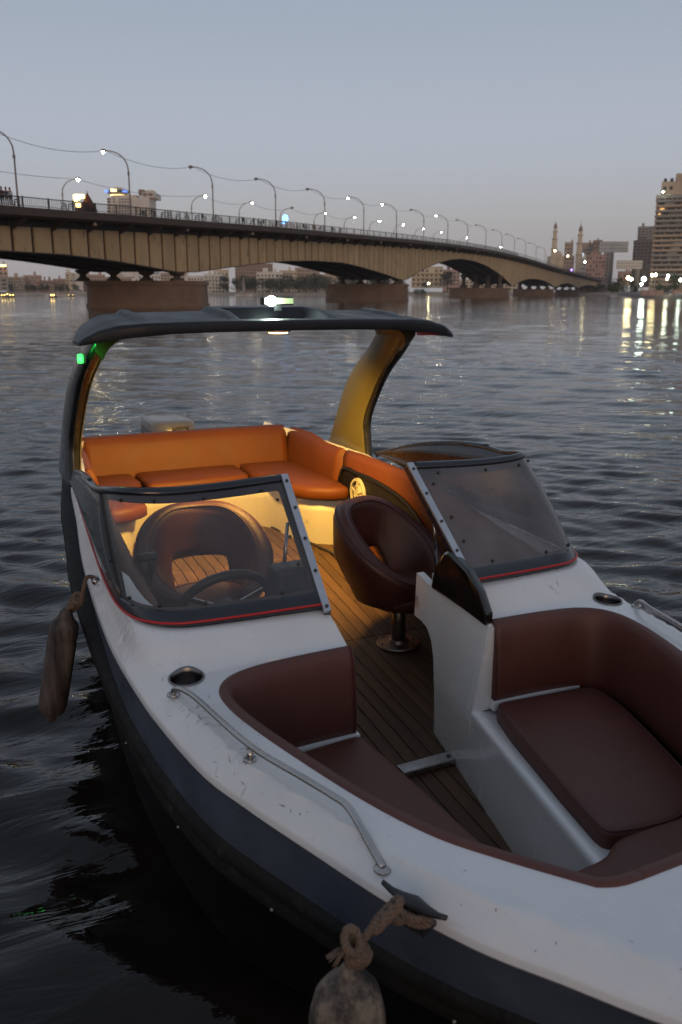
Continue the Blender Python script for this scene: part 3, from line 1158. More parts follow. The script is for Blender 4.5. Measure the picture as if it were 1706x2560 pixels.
def building(u0, u1, vt, d, wall, rows, cols, label, group, depth=18., z0=2.5, vb=None, skip=.08, lit=.0, name='apartment_building', cat='building', roof=True, rot=0., wfrac=(.55, .5), balcony=False, side=True, top_bits=True, seed=0):
    r_ = random.Random(seed + int(u0 * 13))
    l0, zt = lz(u0, vt, d)
    l1, _ = lz(u1, vt, d)
    zb = z0
    if vb:
        zb = lz(u0, vb, d)[1]
    w = l1 - l0
    base = cw((l0 + l1) / 2, d, zb)
    o = thing(name, base, label, cat, group)
    rz = -HEAD - math.atan2((l0 + l1) / 2, d) + rot
    ex = Vector((math.cos(rz), math.sin(rz), 0))
    ey = Vector((-math.sin(rz), math.cos(rz), 0))

    def bx(name, c, dim, m, par=o):
        g = G()
        cc = base + ex * c[0] + ey * c[1] + Vector((0, 0, c[2]))
        g.box(cc, dim, rz)
        return g.out(name, m, par)
    h = zt - zb
    bx('wall', (0, depth / 2, h / 2), (w, depth, h), B_['w_' + wall])
    if roof:
        bx('parapet', (0, depth / 2, h + .25), (w + .3, depth + .3, .5), B_['w_' + wall])
    if top_bits:
        for k in range(r_.randint(1, 3)):
            bx('roof_hut', (r_.uniform(-.35, .35) * w, depth * .5, h + 1.3), (w * r_.uniform(.1, .22), depth * .3, 2.2 + r_.random()), B_['w_' + wall])
    if rows and cols:
        cwid, rhei = w / cols, h / (rows + .4)
        for i in range(rows):
            zc = h - (i + .72) * rhei
            for j in range(cols):
                if r_.random() < skip:
                    continue
                xc = -w / 2 + (j + .5) * cwid
                me_ = LITW if r_.random() < lit else (WIN if r_.random() < .7 else SHU)
                inst('window', me_, o, base + ex * xc + ey * (-.02) + Vector((0, 0, zc)), rotz=rz, scale=(cwid * wfrac[0], 1, rhei * wfrac[1]))
            if balcony:
                bx('balcony', (0, -.55, zc - rhei * .42), (w * .94, 1.1, rhei * .30), B_['w_' + wall])
    return o, base, ex, ey, h, w


# far shore, left of the first pier
FG = 'buildings along the far shore'
building(-14, 17, 663, 560, 'pink', 5, 3, 'pink tower with a glowing gold band at the left edge of the far shore', FG)
o, base, ex, ey, h, w = building(-40, 17, 694, 500, 'grey', 3, 3, 'grey flat-roofed block in front of the pink tower', FG, top_bits=False)
g = G()
zt = lz(5, 664, 559)[1]
g.box(cw(lz(2, 664, 559)[0], 559, zt), (7, .6, 1.2), -HEAD)
pk = [x for x in bpy.data.objects if x.get('label', '').startswith('pink tower')][0]
g.out('glowing_band', B_['ivory'], pk)
building(16, 62, 694, 530, 'beige', 6, 8, 'beige six-storey block beside the grey flat-roofed block', FG, vb=736)
building(60, 103, 690, 545, 'pink', 7, 7, 'tallest pinkish block behind the lit barge', FG, lit=.03, vb=736)
building(100, 136, 703, 540, 'brown', 4, 7, 'low brown block behind the dark trees', FG, vb=736)
building(134, 166, 699, 555, 'pink', 5, 6, 'pink block behind the small white sail', FG, vb=736)
building(164, 182, 684, 535, 'cream', 8, 2, 'narrow cream tower left of the first pier', FG, vb=738, skip=.3)
building(183, 206, 685, 540, 'white', 8, 2, 'plain pale slab tower nearest the first pier', FG, vb=738, skip=.6)
building(207, 262, 688, 560, 'pink', 7, 8, 'pink block glimpsed past the top of the first pier', FG, vb=738)
building(262, 330, 694, 560, 'beige', 6, 10, 'beige block seen between the girder bearings of the first pier', FG, vb=738)
building(330, 402, 688, 555, 'white', 6, 9, 'white block seen through the gap over the first pier', FG, vb=738)
building(402, 470, 684, 560, 'beige', 7, 9, 'beige block right of the first pier top', FG, vb=738)
# middle
building(462, 515, 692, 520, 'white', 5, 7, 'low white block hard against the first pier', FG, vb=738)
building(512, 562, 687, 510, 'white', 5, 6, 'white balconied block to the right of the first pier', FG, vb=736, balcony=True)
building(534, 572, 676, 560, 'cream', 4, 4, 'cream block with a roof hut behind the white balconied block', FG, vb=736)
building(588, 682, 661, 600, 'brown', 9, 14, 'big brown hotel block filling the arch beside the first pier', FG, vb=736, lit=.02, skip=.02)
building(642, 706, 682, 530, 'white', 5, 7, 'white villa behind the rounded tree', FG, vb=736, balcony=True)
building(700, 742, 678, 560, 'cream', 6, 6, 'cream block above the spotlight of the boat', FG, vb=736)
building(738, 800, 671, 580, 'beige', 7, 8, 'beige block on the rise behind the trees of the second arch', FG, vb=736)
building(796, 905, 688, 560, 'beige', 5, 12, 'long beige block hidden behind the second pier', FG, vb=738)
building(905, 1010, 692, 560, 'white', 4, 12, 'long white block seen past the bearings of the second pier', FG, vb=738)
o, base, ex, ey, h, w = building(1030, 1108, 669, 500, 'cream', 4, 7, 'cream house with balconies under the main arch', FG, vb=719, balcony=True, top_bits=False)
building(1108, 1150, 676, 540, 'pink', 6, 5, 'pink block behind the tall tree under the main arch', FG, vb=736)
building(1145, 1300, 700, 580, 'cream', 4, 16, 'long cream block behind the third pier', FG, vb=738)

TG = 'trees along the far shore'
tl = [(-8, 16, 0), (28, 12, 2), (70, 15, 0), (86, 22, 2), (105, 20, 0), (120, 15, 2), (152, 22, 0), (170, 16, 1), (190, 18, 1),
      (560, 30, 2), (592, 24, 0), (615, 32, 0), (638, 30, 2), (671, 40, 0), (700, 22, 2), (722, 50, 1), (748, 26, 0), (765, 40, 1), (790, 44, 2), (815, 40, 1), (850, 34, 0), (888, 36, 1), (930, 30, 0), (965, 34, 2), (1000, 30, 0)]
adj = ['dense', 'loose', 'rounded', 'dark', 'spreading', 'tall', 'low', 'broad', 'small']
nth = ['1st', '2nd', '3rd', '4th', '5th', '6th', '7th', '8th', '9th', '10th', '11th', '12th', '13th', '14th', '15th', '16th', '17th', '18th', '19th', '20th', '21st', '22nd', '23rd', '24th', '25th']
for i, (u, wpx, k) in enumerate(tl):
    d = 482 + (i * 7) % 13
    l, _ = lz(u, 735, d)
    hp = {15: 30, }.get(i, 0)
    vt = 710 - (0 if u < 300 else 22) + (i * 5) % 9
    wpx *= 1 if u < 300 else 1.2
    h = lz(u, vt, d)[1] - 1.2
    tree(l, d, 1.2, max(h, 5), max(wpx / 2203 * d * 1.25, 4), LM[k], 'dusky %s tree on the far shore, %s from the left' % (adj[i % 9], nth[i]), TG, 40 + i, n=900)
l, _ = lz(1118, 735, 482)
tree(l, 482, 2.5, 10.5, 9, LM[2], 'tall dark tree beside the cream house under the main arch', TG, 91)
for i, (u, v_, wpx) in enumerate([(1040, 722, 22), (1055, 727, 30), (1020, 718, 12), (1066, 704, 26)]):
    d = 478 - i if i < 3 else 494
    l, zt = lz(u, v_, d)
    tree(l, d, .8 if i < 3 else 4, max(2.5, zt - .6) if i < 3 else zt - 3, wpx / 2203 * d, LM[3 if i < 3 else 0], ['green bush on the bank left of the lamp under the main arch', 'wide green bush at the waterline under the main arch', 'small green bush by the second pier', 'bush in front of the cream house balconies'][i], 'bushes on the far bank', 120 + i, cat='bush', name='bush', lo=.02, n=500)
# lamp on that bank
l, z = lz(1072, 709, 476)
o = thing('bank_lamp', cw(l, 476, 2), 'single lit lamp on the far bank under the main arch', 'street lamp')
g = G()
g.tube([cw(l, 476, 2), cw(l, 476, z)], .08, 6)
g.out('pole', B_['pole'], o)
g = G()
g.lathe([(.05, .5), (.42, .3), (.5, 0), (.4, -.3), (.05, -.45)], cw(l, 476, z), 10)
g.out('globe', B_['lamp_y'], o, smooth=True)

# ---- hotel with the round revolving top
d = 640
l0, zr = lz(268, 494, d)
l1, _ = lz(388, 494, d)
ho = thing('hotel_tower', cw((l0 + l1) / 2, d, 3), 'white hotel tower with a round lit crown rising above the bridge railing', 'building')


def hb(name, u0, u1, v0, v1, m, dd=0, depth=22., par=ho, rz=0):
    a, za = lz(u0, v0, d)
    b, zb = lz(u1, v1, d)
    g = G()
    g.box(cw((a + b) / 2, d + dd + depth / 2, (za + zb) / 2), (b - a, depth, za - zb), -HEAD + rz)
    return g.out(name, m, par)


hb('wall', 268, 386, 494, 720, B_['w_white'])
hb('upper_storey', 282, 340, 487, 494, B_['w_cream'], 2)
hb('plant_room', 354, 387, 480, 494, B_['w_white'], 1)
for k, (a, b) in enumerate(((357, 367), (371, 382))):
    hb('plant_room_panel', a, b, 482, 490, B_['w_brown'], .7, .3)
hb('roof_hut', 343, 356, 472, 487, B_['w_brown'], 4, 8)
hb('cornice', 355, 388, 493, 495, B_['w_red'], .6, 2)
hb('roof_cap', 362, 380, 474, 480, B_['w_cream'], 4, 10)


def cyl(name, uc, v0, v1, r0, r1, m, off=8, par=ho):
    a, za = lz(uc, v0, d)
    _, zb = lz(uc, v1, d)
    k = d / 2240
    g = G()
    g.lathe([(r1 * k, zb), (r0 * k, za)], Vector((*cw(a, d + off).xy, 0)), 32)
    return g.out(name, m, par, smooth=False)


cyl('crown_neck', 288, 486, 494, 17, 17, B_['w_brown'])
cyl('crown_light_ring', 288, 483.5, 487.5, 20, 18, B_['ivory'])
cyl('crown_floor', 288, 480, 485, 27, 21, B_['w_cream'])
cyl('crown_window_band', 288, 474, 480, 26.5, 26.5, B_['glass'])
cyl('crown_roof', 288, 469, 474, 17, 27.5, B_['w_cream'])
cyl('crown_cap', 288, 465.5, 469, 8, 14, B_['w_cream'])
M['bluew'] = emis('blue_lit_window', (.12, .25, 1.), 2.2)
for u in (264.5, 309.5):
    a, za = lz(u, 475, d)
    _, zb = lz(u, 479, d)
    g = G()
    g.box(cw(a, d + 8 - 4.5, (za + zb) / 2), (2.4, 5., za - zb), -HEAD)
    g.out('blue_light', M['bluew'], ho)
a, za = lz(284, 472, d)
_, zb = lz(284, 479, d)
g = G()
g.box(cw(a, d + 8 - 7.9, (za + zb) / 2), (4.2, .4, za - zb), -HEAD)
g.out('bright_window', B_['ivory'], ho)
for v in (498.5, 505.5, 513.5, 521, 528.5, 536):
    for u in list(np.arange(300, 330, 6.8)) + [285.5] + ([343, 350, 358, 366, 374] if v > 520 else []):
        a, za = lz(u, v - 2.3, d)
        _, zb = lz(u, v + 1.3, d)
        inst('window', WIN, ho, cw(a, d - .05, (za + zb) / 2), rotz=-HEAD, scale=(1.15, 1, za - zb))
    for u in (272.5,):
        a, za = lz(u, v - 2.5, d)
        _, zb = lz(u, v + 1.5, d)
        inst('window', SHU, ho, cw(a, d - .05, (za + zb) / 2), rotz=-HEAD, scale=(2.3, 1, za - zb))
for v in (500.5, 508, 515.5, 523, 530.5):
    hb('string_course', 267.5, 386.5, v + 1.3, v + 2.0, B_['w_cream'], -.25, .6)

# ---- right bank: mosque, blocks, billboards, tower
d = 690


def minaret(uc, v_top, v_base, label):
    a, zb = lz(uc, v_base, d)
    zt = lz(uc, v_top, d)[1]
    H_ = zt - zb
    c = cw(a, d, zb)
    o = thing('minaret', c, label, 'minaret', 'pair of minarets')
    k = H_ / 100.
    def seg(name, z0, z1, w0, w1, m=B_['w_cream'], n=8):
        g = G()
        g.lathe([(w0 * k, z0 * k), (w1 * k, z1 * k)], c, n)
        g.out(name, m, o)
    seg('base', -8, 18, 8.0, 7.6, n=4)
    seg('shaft', 18, 34, 6.6, 6.4)
    seg('balcony', 34, 37, 6.6, 8.6)
    seg('shaft', 37, 56, 6.0, 5.4)
    seg('balcony', 56, 59, 5.6, 7.6)
    seg('shaft', 59, 72, 4.6, 4.2)
    seg('balcony', 72, 74.5, 4.6, 6.2)
    for q in range(6):
        an = q * math.pi / 3
        g = G()
        g.tube([c + Vector((3. * k * math.cos(an), 3. * k * math.sin(an), 74 * k)), c + Vector((2.8 * k * math.cos(an), 2.8 * k * math.sin(an), 82 * k))], .7 * k, 5)
        g.out('column', B_['w_cream'], o)
    g = G()
    g.lathe([(3.8 * k, 81.5 * k), (4.2 * k, 83 * k), (3.6 * k, 86 * k), (2.6 * k, 89 * k), (1.0 * k, 92 * k), (.5 * k, 95 * k), (.25 * k, 100 * k)], c, 12)
    g.out('finial', B_['w_brown'], o, smooth=True)


minaret(1383.5, 549, 664, 'left minaret of the twin minarets behind the bridge end')
minaret(1445, 553, 684, 'right minaret of the twin minarets behind the bridge end')
a, zb = lz(1392, 664, d + 8)
zt = lz(1392, 640, d + 8)[1]
mo = thing('mosque', cw(a, d + 12, zb - 8), 'domed mosque hall beside the left minaret', 'mosque')
g = G()
k = d / 2240
g.box(cw(a, d + 14, (zb + zt) / 2 - 4), (34 * k, 12, zt - zb + 8), -HEAD)
g.out('hall', B_['w_cream'], mo)
g = G()
g.lathe([(13 * k, 0), (13.5 * k, 3 * k), (12 * k, 8 * k), (8 * k, 12 * k), (3 * k, 14.5 * k), (.3 * k, 16 * k)], cw(a + 1, d + 14, zt), 20)
g.out('dome', B_['w_cream'], mo, smooth=True)
RG = 'buildings behind the right bank'
building(1406, 1436, 642, 700, 'pink', 5, 5, 'low pink block between the two minarets', RG, vb=690)
building(1413, 1434, 607, 760, 'beige', 9, 3, 'tall beige block just left of the right minaret', RG, vb=690)
building(1455, 1485, 608, 760, 'beige', 9, 5, 'tall beige block just right of the right minaret', RG, vb=700)
building(1484, 1506, 602, 740, 'brown', 10, 4, 'tall brown block partly behind the upper billboard', RG, vb=705)
building(1452, 1466, 643, 700, 'white', 5, 2, 'narrow white block with a blue-white lit sign', RG, vb=700)
building(1468, 1513, 638, 640, 'red', 7, 6, 'brick-red block below the upper billboard', RG, vb=712, skip=.25)
building(1511, 1531, 631, 650, 'grey', 9, 3, 'grey slab block behind the billboard post', RG, vb=712)
building(1546, 1580, 680, 620, 'red', 2, 5, 'low red-roofed block under the lower billboard', RG, vb=712)
# tower cluster at the right edge
building(1597, 1640, 568, 520, 'grey', 22, 5, 'grey high-rise behind the big apartment tower', RG, vb=715, wfrac=(.7, .5))
o, base, ex, ey, h, w = building(1586, 1631, 603, 440, 'dark', 14, 5, 'dark brown high-rise in front of the grey high-rise', RG, vb=718, wfrac=(.6, .45))
# the big banded tower
d = 330
l0, zt = lz(1643, 494, d)
zb = 2.4
tw = thing('apartment_tower', cw(l0 + 16, d, zb), 'huge banded concrete apartment tower at the right edge', 'building')
W_ = 34.
TA = math.atan2(l0, d)


def tp(x, y, z):
    return cw(l0 + x * math.cos(TA) + y * math.sin(TA), d - x * math.sin(TA) + y * math.cos(TA), z)


def tb_(name, x0, x1, z0, z1, y0, y1, m, par=tw):
    g = G()
    g.box(tp((x0 + x1) / 2, (y0 + y1) / 2, (z0 + z1) / 2), (x1 - x0, y1 - y0, z1 - z0), -HEAD - TA)
    return g.out(name, m, par)


tb_('wall', 0, W_, zb, zt, 1.6, 18, B_['w_beige'])
ztop = lz(1650, 446, d)[1]
tb_('penthouse', 1.2, 13, zt, ztop - .8, 3, 16, B_['w_beige'])
tb_('penthouse', 6, 24, zt, lz(1690, 432, d)[1], 4, 16, B_['w_beige'])
tb_('roof_parapet', -.3, W_, zt - .2, zt + 1.0, 1.2, 18.3, B_['w_grey'])
NF = 19
fh = (zt - zb) / NF
tr_ = random.Random(5)
for i in range(NF):
    z = zb + i * fh
    tb_('balcony', -.25, W_, z + fh * .05, z + fh * .50, .0, 1.7, B_['w_grey' if tr_.random() < .6 else 'w_beige'])
    x = .6
    while x < 22:
        ww = tr_.choice([1.4, 2.2, 3.0])
        rv = tr_.random()
        if rv < .72:
            inst('window', WIN if rv < .5 else SHU, tw, tp(x + ww / 2, 1.55, z + fh * .74), rotz=-HEAD - TA, scale=(ww * .9, 1, fh * .42))
        elif rv < .76 and i > 4:
            inst('window', LITW, tw, tp(x + ww / 2, 1.55, z + fh * .74), rotz=-HEAD - TA, scale=(ww * .5, 1, fh * .35))
        else:
            tb_('enclosed_balcony', x, x + ww, z + fh * .5, z + fh * .98, .3, 1.62, B_['w_grey' if tr_.random() < .5 else 'w_dark'])
        x += ww + .25
for x, z in ((2.4, .35), (4.6, .4), (11, .4)):
    for zz in (3.4, 6.2):
        inst('window', WIN, tw, tp(x, 2.95, zt + zz), rotz=-HEAD - TA, scale=(1.1, 1, 1.2))
g = G()
g.lathe([(.06, .25), (.24, .1), (.24, -.1), (.06, -.25)], tp(1.9, -.6, zt + 1.8), 8)
g.out('roof_floodlight', B_['lamp_w'], tw)


def billboard(u0, u1, v0, v1, uc, d, label):
    a, zt = lz(u0, v0, d)
    b, zb = lz(u1, v1, d)
    c, _ = lz(uc, v1, d)
    o = thing('billboard', cw(c, d, 2.4), label, 'billboard', 'billboards on the right bank')
    g = G()
    g.box(cw((a + b) / 2, d, (zt + zb) / 2), (b - a, .3, zt - zb), -HEAD)
    g.out('backing', B_['w_dark'], o)
    nc, nr = 10, 3
    for i in range(nc):
        for j in range(nr):
            w_, h_ = (b - a) / nc, (zt - zb) / nr
            g = G()
            g.box(cw(a + (i + .5) * w_, d - .22, zb + (j + .5) * h_), (w_ * .9, .14, h_ * .9), -HEAD)
            g.out('sheet', B_['w_white'], o)
    g = G()
    g.tube([cw(c, d + .6, 2.2), cw(c, d + .6, zb), cw(c, d + .6, zt - 1)], .9, 12)
    g.out('post', B_['w_grey'], o, smooth=True)


billboard(1499, 1570, 604, 631, 1532, 420, 'upper blank billboard on a tall round post near the bridge end')
billboard(1543, 1605, 651, 673, 1596, 330, 'lower blank billboard on a shorter post beside the dark brown high-rise')
# promenade: wall panels, lamps, trees
for i, (u0, u1) in enumerate(((1602, 1620), (1621, 1639), (1640, 1658), (1683, 1706))):
    dd = RB(100) + 6 - 25 * (u0 > 1680)
    a, zt = lz(u0, 727, 262)
    b, zb = lz(u1, 739, 262)
    o = thing('parapet_panel', cw((a + b) / 2, 262, zb), ['leftmost pale parapet panel on the promenade', 'second pale parapet panel on the promenade', 'third pale parapet panel on the promenade', 'pale parapet panel at the right edge of the promenade'][i], 'wall panel', 'parapet panels on the promenade')
    g = G()
    g.box(cw((a + b) / 2, 262, (zt + zb) / 2), (b - a - .15, .5, zt - zb), -HEAD)
    g.box(cw((a + b) / 2, 262, zt + .06), (b - a, .7, .14), -HEAD)
    mk('panel', g.v, g.f, B_['w_pink'], o)
PL = [(1571, 695, 300, 'lamp_y', .55, 'left yellow globe lamp of the pair beside the bridge end'), (1578.5, 698, 296, 'lamp_y', .5, 'right yellow globe lamp of the pair beside the bridge end'),
      (1610, 698, 275, 'lamp_w', .65, 'brightest white globe lamp on the promenade below the lower billboard'), (1604, 711, 272, 'lamp_w', .35, 'low white lamp left of the brightest promenade lamp'),
      (1631, 688, 275, 'lamp_y', .42, 'left one of the double lamps in front of the big apartment tower'), (1639.5, 687, 275, 'lamp_y', .42, 'right one of the double lamps in front of the big apartment tower'),
      (1671, 690, 268, 'lamp_w', .4, 'upper greenish lamp near the right edge of the promenade'), (1668, 697, 268, 'lamp_y', .32, 'lower greenish lamp near the right edge of the promenade'),
      (1463, 655, 500, 'lamp_y', .5, 'yellow street lamp beside the brick-red block'), (1388, 627, 640, 'lamp_y', .5, 'small lit lamp at the foot of the left minaret'), (1420, 640, 640, 'lamp_y', .5, 'small lit lamp left of the right minaret'),
      (1702, 700, 262, 'lamp_w', .4, 'white lamp at the very right edge of the promenade')]
for u, v, dd, mm, rr, lab in PL:
    a, z = lz(u, v, dd)
    o = thing('promenade_lamp', cw(a, dd, 2.4), lab, 'street lamp', 'globe lamps on the right bank')
    g = G()
    g.tube([cw(a, dd, 2.2), cw(a, dd, z - rr * .8)], [.12, .07], 6)
    g.out('pole', B_['pole'], o)
    g = G()
    c = cw(a, dd, z)
    g.lathe([(rr * .3, -rr), (rr * .85, -rr * .5), (rr, 0), (rr * .85, rr * .5), (rr * .3, rr)], c, 12)
    g.out('globe', B_[mm], o, smooth=True)
a, z = lz(1453, 637, 699)
g = G()
g.box(cw(a, 698, z), (3.4, .5, 2.2), -HEAD)
wb_ = [x for x in bpy.data.objects if x.get('label', '').startswith('narrow white block')][0]
g.out('lit_sign', emis('cool_sign', (.7, .85, 1.), 1.6), wb_)
a, z = lz(1429, 675, 560)
o = thing('traffic_light', cw(a, 560, ZT(450)), 'small violet light on the bridge end', 'light')
g = G()
g.tube([cw(a, 560, ZT(450)), cw(a, 560, z)], .1, 6)
g.out('post', B_['pole'], o)
g = G()
g.lathe([(.1, .5), (.5, .25), (.5, -.25), (.1, -.5)], cw(a, 560, z), 8)
g.out('lens', emis('violet_lamp', (.35, .2, 1.), 12.), o)
RT_ = [(1545, 690, 40, 330, 0, 'bushy tree left of the lower billboard post'), (1528, 712, 26, 320, 2, 'dark shrub tree at the bridge abutment'), (1500, 712, 34, 420, 2, 'dark tree tucked under the bridge end'), (1560, 700, 26, 300, 2, 'olive tree behind the pair of yellow lamps'),
       (1590, 724, 22, 268, 0, 'clipped green shrub left of the parapet panels'), (1668, 727, 20, 264, 2, 'clipped dark shrub right of the parapet panels'), (1690, 684, 40, 290, 3, 'floodlit green tree at the right edge'),
       (1582, 694, 24, 320, 2, 'dark tree behind the brightest promenade lamp'), (1650, 708, 30, 290, 3, 'pale green tree in front of the big apartment tower'), (1535, 728, 30, 300, 0, 'scrub at the waterline by the bridge abutment')]
for i, (u, vt, wp, dd, k, lab) in enumerate(RT_):
    a, zt = lz(u, vt, dd)
    tree(a, dd, 1.6, max(zt - 1.6, 2.), wp / 2203 * dd, LM[k], lab, 'trees on the right bank', 300 + i, lo=.1, n=900)
# bridge abutment
g = G()
aa, bb = bp_(452, 1.2, 0), bp_(452, 14, 0)
g.loft([[bp_(452, -.5, -1), bp_(452, -.5, ZT(452) - .8), bp_(452, WID + .5, ZT(452) - .8), bp_(452, WID + .5, -1)], [bp_(620, -.5, -1), bp_(620, -.5, ZT(515) - .8), bp_(620, WID + .5, ZT(515) - .8), bp_(620, WID + .5, -1)]], closed=True, caps=True)
g.out('abutment', B_['pier'], bridge)


# ---- boats on the river
def hull_boat(c, L, Wd, H_, dirv, m, parent, name='hull'):
    dirv = dirv.normalized()
    sd_ = Vector((-dirv.y, dirv.x, 0))
    g = G()
    rg = []
    for s_ in np.linspace(-1, 1, 11):
        w_ = Wd / 2 * (1 - abs(s_) ** 2.4)
        zt_ = H_ * (1 + .5 * s_ ** 2)
        p_ = c + dirv * (s_ * L / 2)
        rg.append([p_ + sd_ * w_ + Vector((0, 0, zt_)), p_ + sd_ * w_ * .8 + Vector((0, 0, .1)), p_ + Vector((0, 0, -.15)), p_ - sd_ * w_ * .8 + Vector((0, 0, .1)), p_ - sd_ * w_ + Vector((0, 0, zt_))])
    g.loft(rg, closed=True, caps=True)
    return g.out(name, m, parent, smooth=False)


B_['gold_b'] = emis('gold_bulb', (1., .66, .16), 7.)
B_['sail'] = mat('pale_sail_cloth', (.42, .38, .36), .9, var=.08, vscale=.5)
for u, v0, vb, wpx, d, lab in ((147, 722, 744, 10, 330, 'small sailboat with a pale triangular sail near the left shore'), (610, 687, 741, 9, 345, 'felucca with one tall narrow sail in front of the far trees'), (134.5, 709, 742, 4, 380, 'second sailboat with a furled thin sail behind the lit launch')):
    a, _ = lz(u, vb, d)
    _, zt = lz(u, v0, d)
    c = cw(a, d, 0)
    o = thing('sailboat', c, lab, 'sailboat', 'sailboats on the river')
    hull_boat(c, 7., 2., .7, Vector((CH, -SH, 0)), B_['w_white'], o)
    g = G()
    g.tube([c + Vector((0, 0, .2)), c + Vector((0, 0, zt))], .07, 6)
    g.out('mast', B_['w_brown'], o)
    w_ = wpx / 2203 * d
    ex = Vector((CH, -SH, 0))
    ey = Vector((SH, CH, 0))
    g = G()
    rows = []
    for k in range(9):
        s_ = k / 8
        z = .9 + (zt - 1.) * s_
        wd = w_ * (1 - s_) ** .8
        rows.append([c + ex * (-wd * .45 + wd * j / 4) + ey * (.25 * math.sin(math.pi * j / 4) * (1 - s_)) + Vector((0, 0, z)) for j in range(5)])
    g.loft(rows)
    so_ = g.out('sail', B_['sail'], o, smooth=True)
    md = so_.modifiers.new('solid', 'SOLIDIFY')
    md.thickness = .03
    # crew shelter
    g = G()
    g.box(c + ex * 1.6 + Vector((0, 0, 1.0)), (1.6, 1.2, .7), -HEAD)
    g.out('cabin', B_['w_pink'], o)
for u, vb, d, nb, L, lab in ((22, 748, 290, 5, 4.6, 'barge strung with a row of gold bulbs near the left shore'), (134, 748, 290, 2, 2.6, 'launch with two bright gold lamps near the left shore'), (174, 744, 370, 3, 4.2, 'low boat with a dim gold strip of light left of the first pier')):
    a, _ = lz(u, vb, d)
    c = cw(a, d, 0)
    o = thing('lit_boat', c, lab, 'boat', 'boats carrying gold lamps')
    hull_boat(c, L, 1.5, .5, Vector((CH, -SH, 0)), B_['w_dark'], o)
    ex = Vector((CH, -SH, 0))
    g = G()
    g.box(c + Vector((0, 0, 1.35)), (L * .7, 1.1, .08), -HEAD)
    g.out('awning', B_['w_brown'], o)
    for s_ in (-1, 1):
        g = G()
        g.tube([c + ex * (s_ * L * .3) + Vector((0, 0, .3)), c + ex * (s_ * L * .3) + Vector((0, 0, 1.35))], .04, 5)
        g.out('post', B_['w_dark'], o)
    for k in range(nb):
        g = G()
        x = (k - (nb - 1) / 2) * L * .8 / max(nb - 1, 1) if nb != 2 else (k - .5) * .8
        z = (.85 + (.35 if k == nb // 2 and nb > 3 else 0)) if nb != 3 else .6
        rr = .24 if nb == 2 else (.18 if nb == 5 else .12)
        g.lathe([(rr * .3, rr), (rr, .3 * rr), (rr, -.3 * rr), (rr * .3, -rr)], c + ex * x - Vector((SH, CH, 0)) * .7 + Vector((0, 0, z)), 8)
        g.out('bulb', B_['gold_b'], o, smooth=True)

# ---- evening haze over the river: one closed box of even, thin air
hz = bpy.data.materials.new('evening_haze')
hz.use_nodes = True
hz.node_tree.nodes.clear()
_vo = hz.node_tree.nodes.new('ShaderNodeOutputMaterial')
_pv = hz.node_tree.nodes.new('ShaderNodeVolumePrincipled')
_pv.inputs['Color'].default_value = (.98, .94, .92, 1)
_pv.inputs['Density'].default_value = HAZE
_pv.inputs['Anisotropy'].default_value = .1
hz.node_tree.links.new(_pv.outputs['Volume'], _vo.inputs['Volume'])
g = G()
g.box((100, 420, 59), (2600, 2400, 124))
g.out('haze', hz, None, kind='stuff', label='thin evening haze over the river', cat='haze')

# ================================================================== MOTORBOAT
boat = thing('motorboat', (0, 2.9, 0.0),
             'white and slate-blue open bowrider motorboat with maroon bow seats and dark canopy arch', 'motorboat')

OUT = [(-.645, 5.45), (-.69, 5.15), (-.735, 4.8), (-.79, 4.4), (-.822, 4.15), (-.85, 3.8), (-.888, 3.4), (-.908, 3.0), (-.912, 2.6), (-.884, 2.2),
       (-.838, 1.85), (-.783, 1.66), (-.705, 1.44), (-.631, 1.24), (-.547, 1.07), (-.461, .945), (-.34, .775), (-.18, .62), (0, .55)]
OUTC = np.array(catmull(OUT, 6))
_yo, _xo = OUTC[::-1, 1], -OUTC[::-1, 0]


def B(y):
    return np.interp(y, _yo, _xo)


def ZS(y):
    return np.interp(y, [.5, 1.0, 1.6, 2.2, 2.6, 3.0, 3.4, 3.8, 4.2, 5.0, 5.5], [.715, .705, .70, .70, .725, .76, .80, .86, .905, .93, .935])


def FZ(y):
    return np.interp(y, [1.3, 2.3, 3.3, 4.2, 5.2], [.115, .19, .272, .40, .44])


def zdeck(x, y):
    x, y = np.abs(np.asarray(x, float)), np.asarray(y, float)
    b = B(y)
    sl = np.abs((B(y + .02) - B(y - .02)) / .04)
    e = np.maximum(b - x, 0) / np.sqrt(1 + np.minimum(sl, 1.5) ** 2)
    z = ZS(y) + .006 * sm(e / .010) + .020 * np.clip(e / .040, 0, 1) + .018 * sm((e - .034) / .016) + .010 * sm((e - .05) / .3)
    # moulded base that carries the windshield
    dx = x - .845
    dy = 2.385 - y
    rr = .16
    d = np.hypot(np.maximum(dx + rr, 0), np.maximum(dy + rr, 0)) - rr
    zw = np.interp(y, [2.2, 2.45, 3.2, 3.7, 4.2, 5.5], [.825, .828, .845, .90, .945, .955])
    z = z + (np.maximum(zw - z, 0)) * sm(1 - d / .14) * sm((e - .012) / .05)
    z = z - .13 * sm((y - 4.95) / .2) * sm((.60 - x) / .04)
    # shallow oval pocket around each cleat
    c = np.hypot((x - .585) * .78 + (y - 1.14) * .62, 2.6 * (-(x - .585) * .62 + (y - 1.14) * .78))
    z = z - .011 * sm(1 - (np.abs(c - .15)) / .05) * sm((e - .06) / .05)
    return z


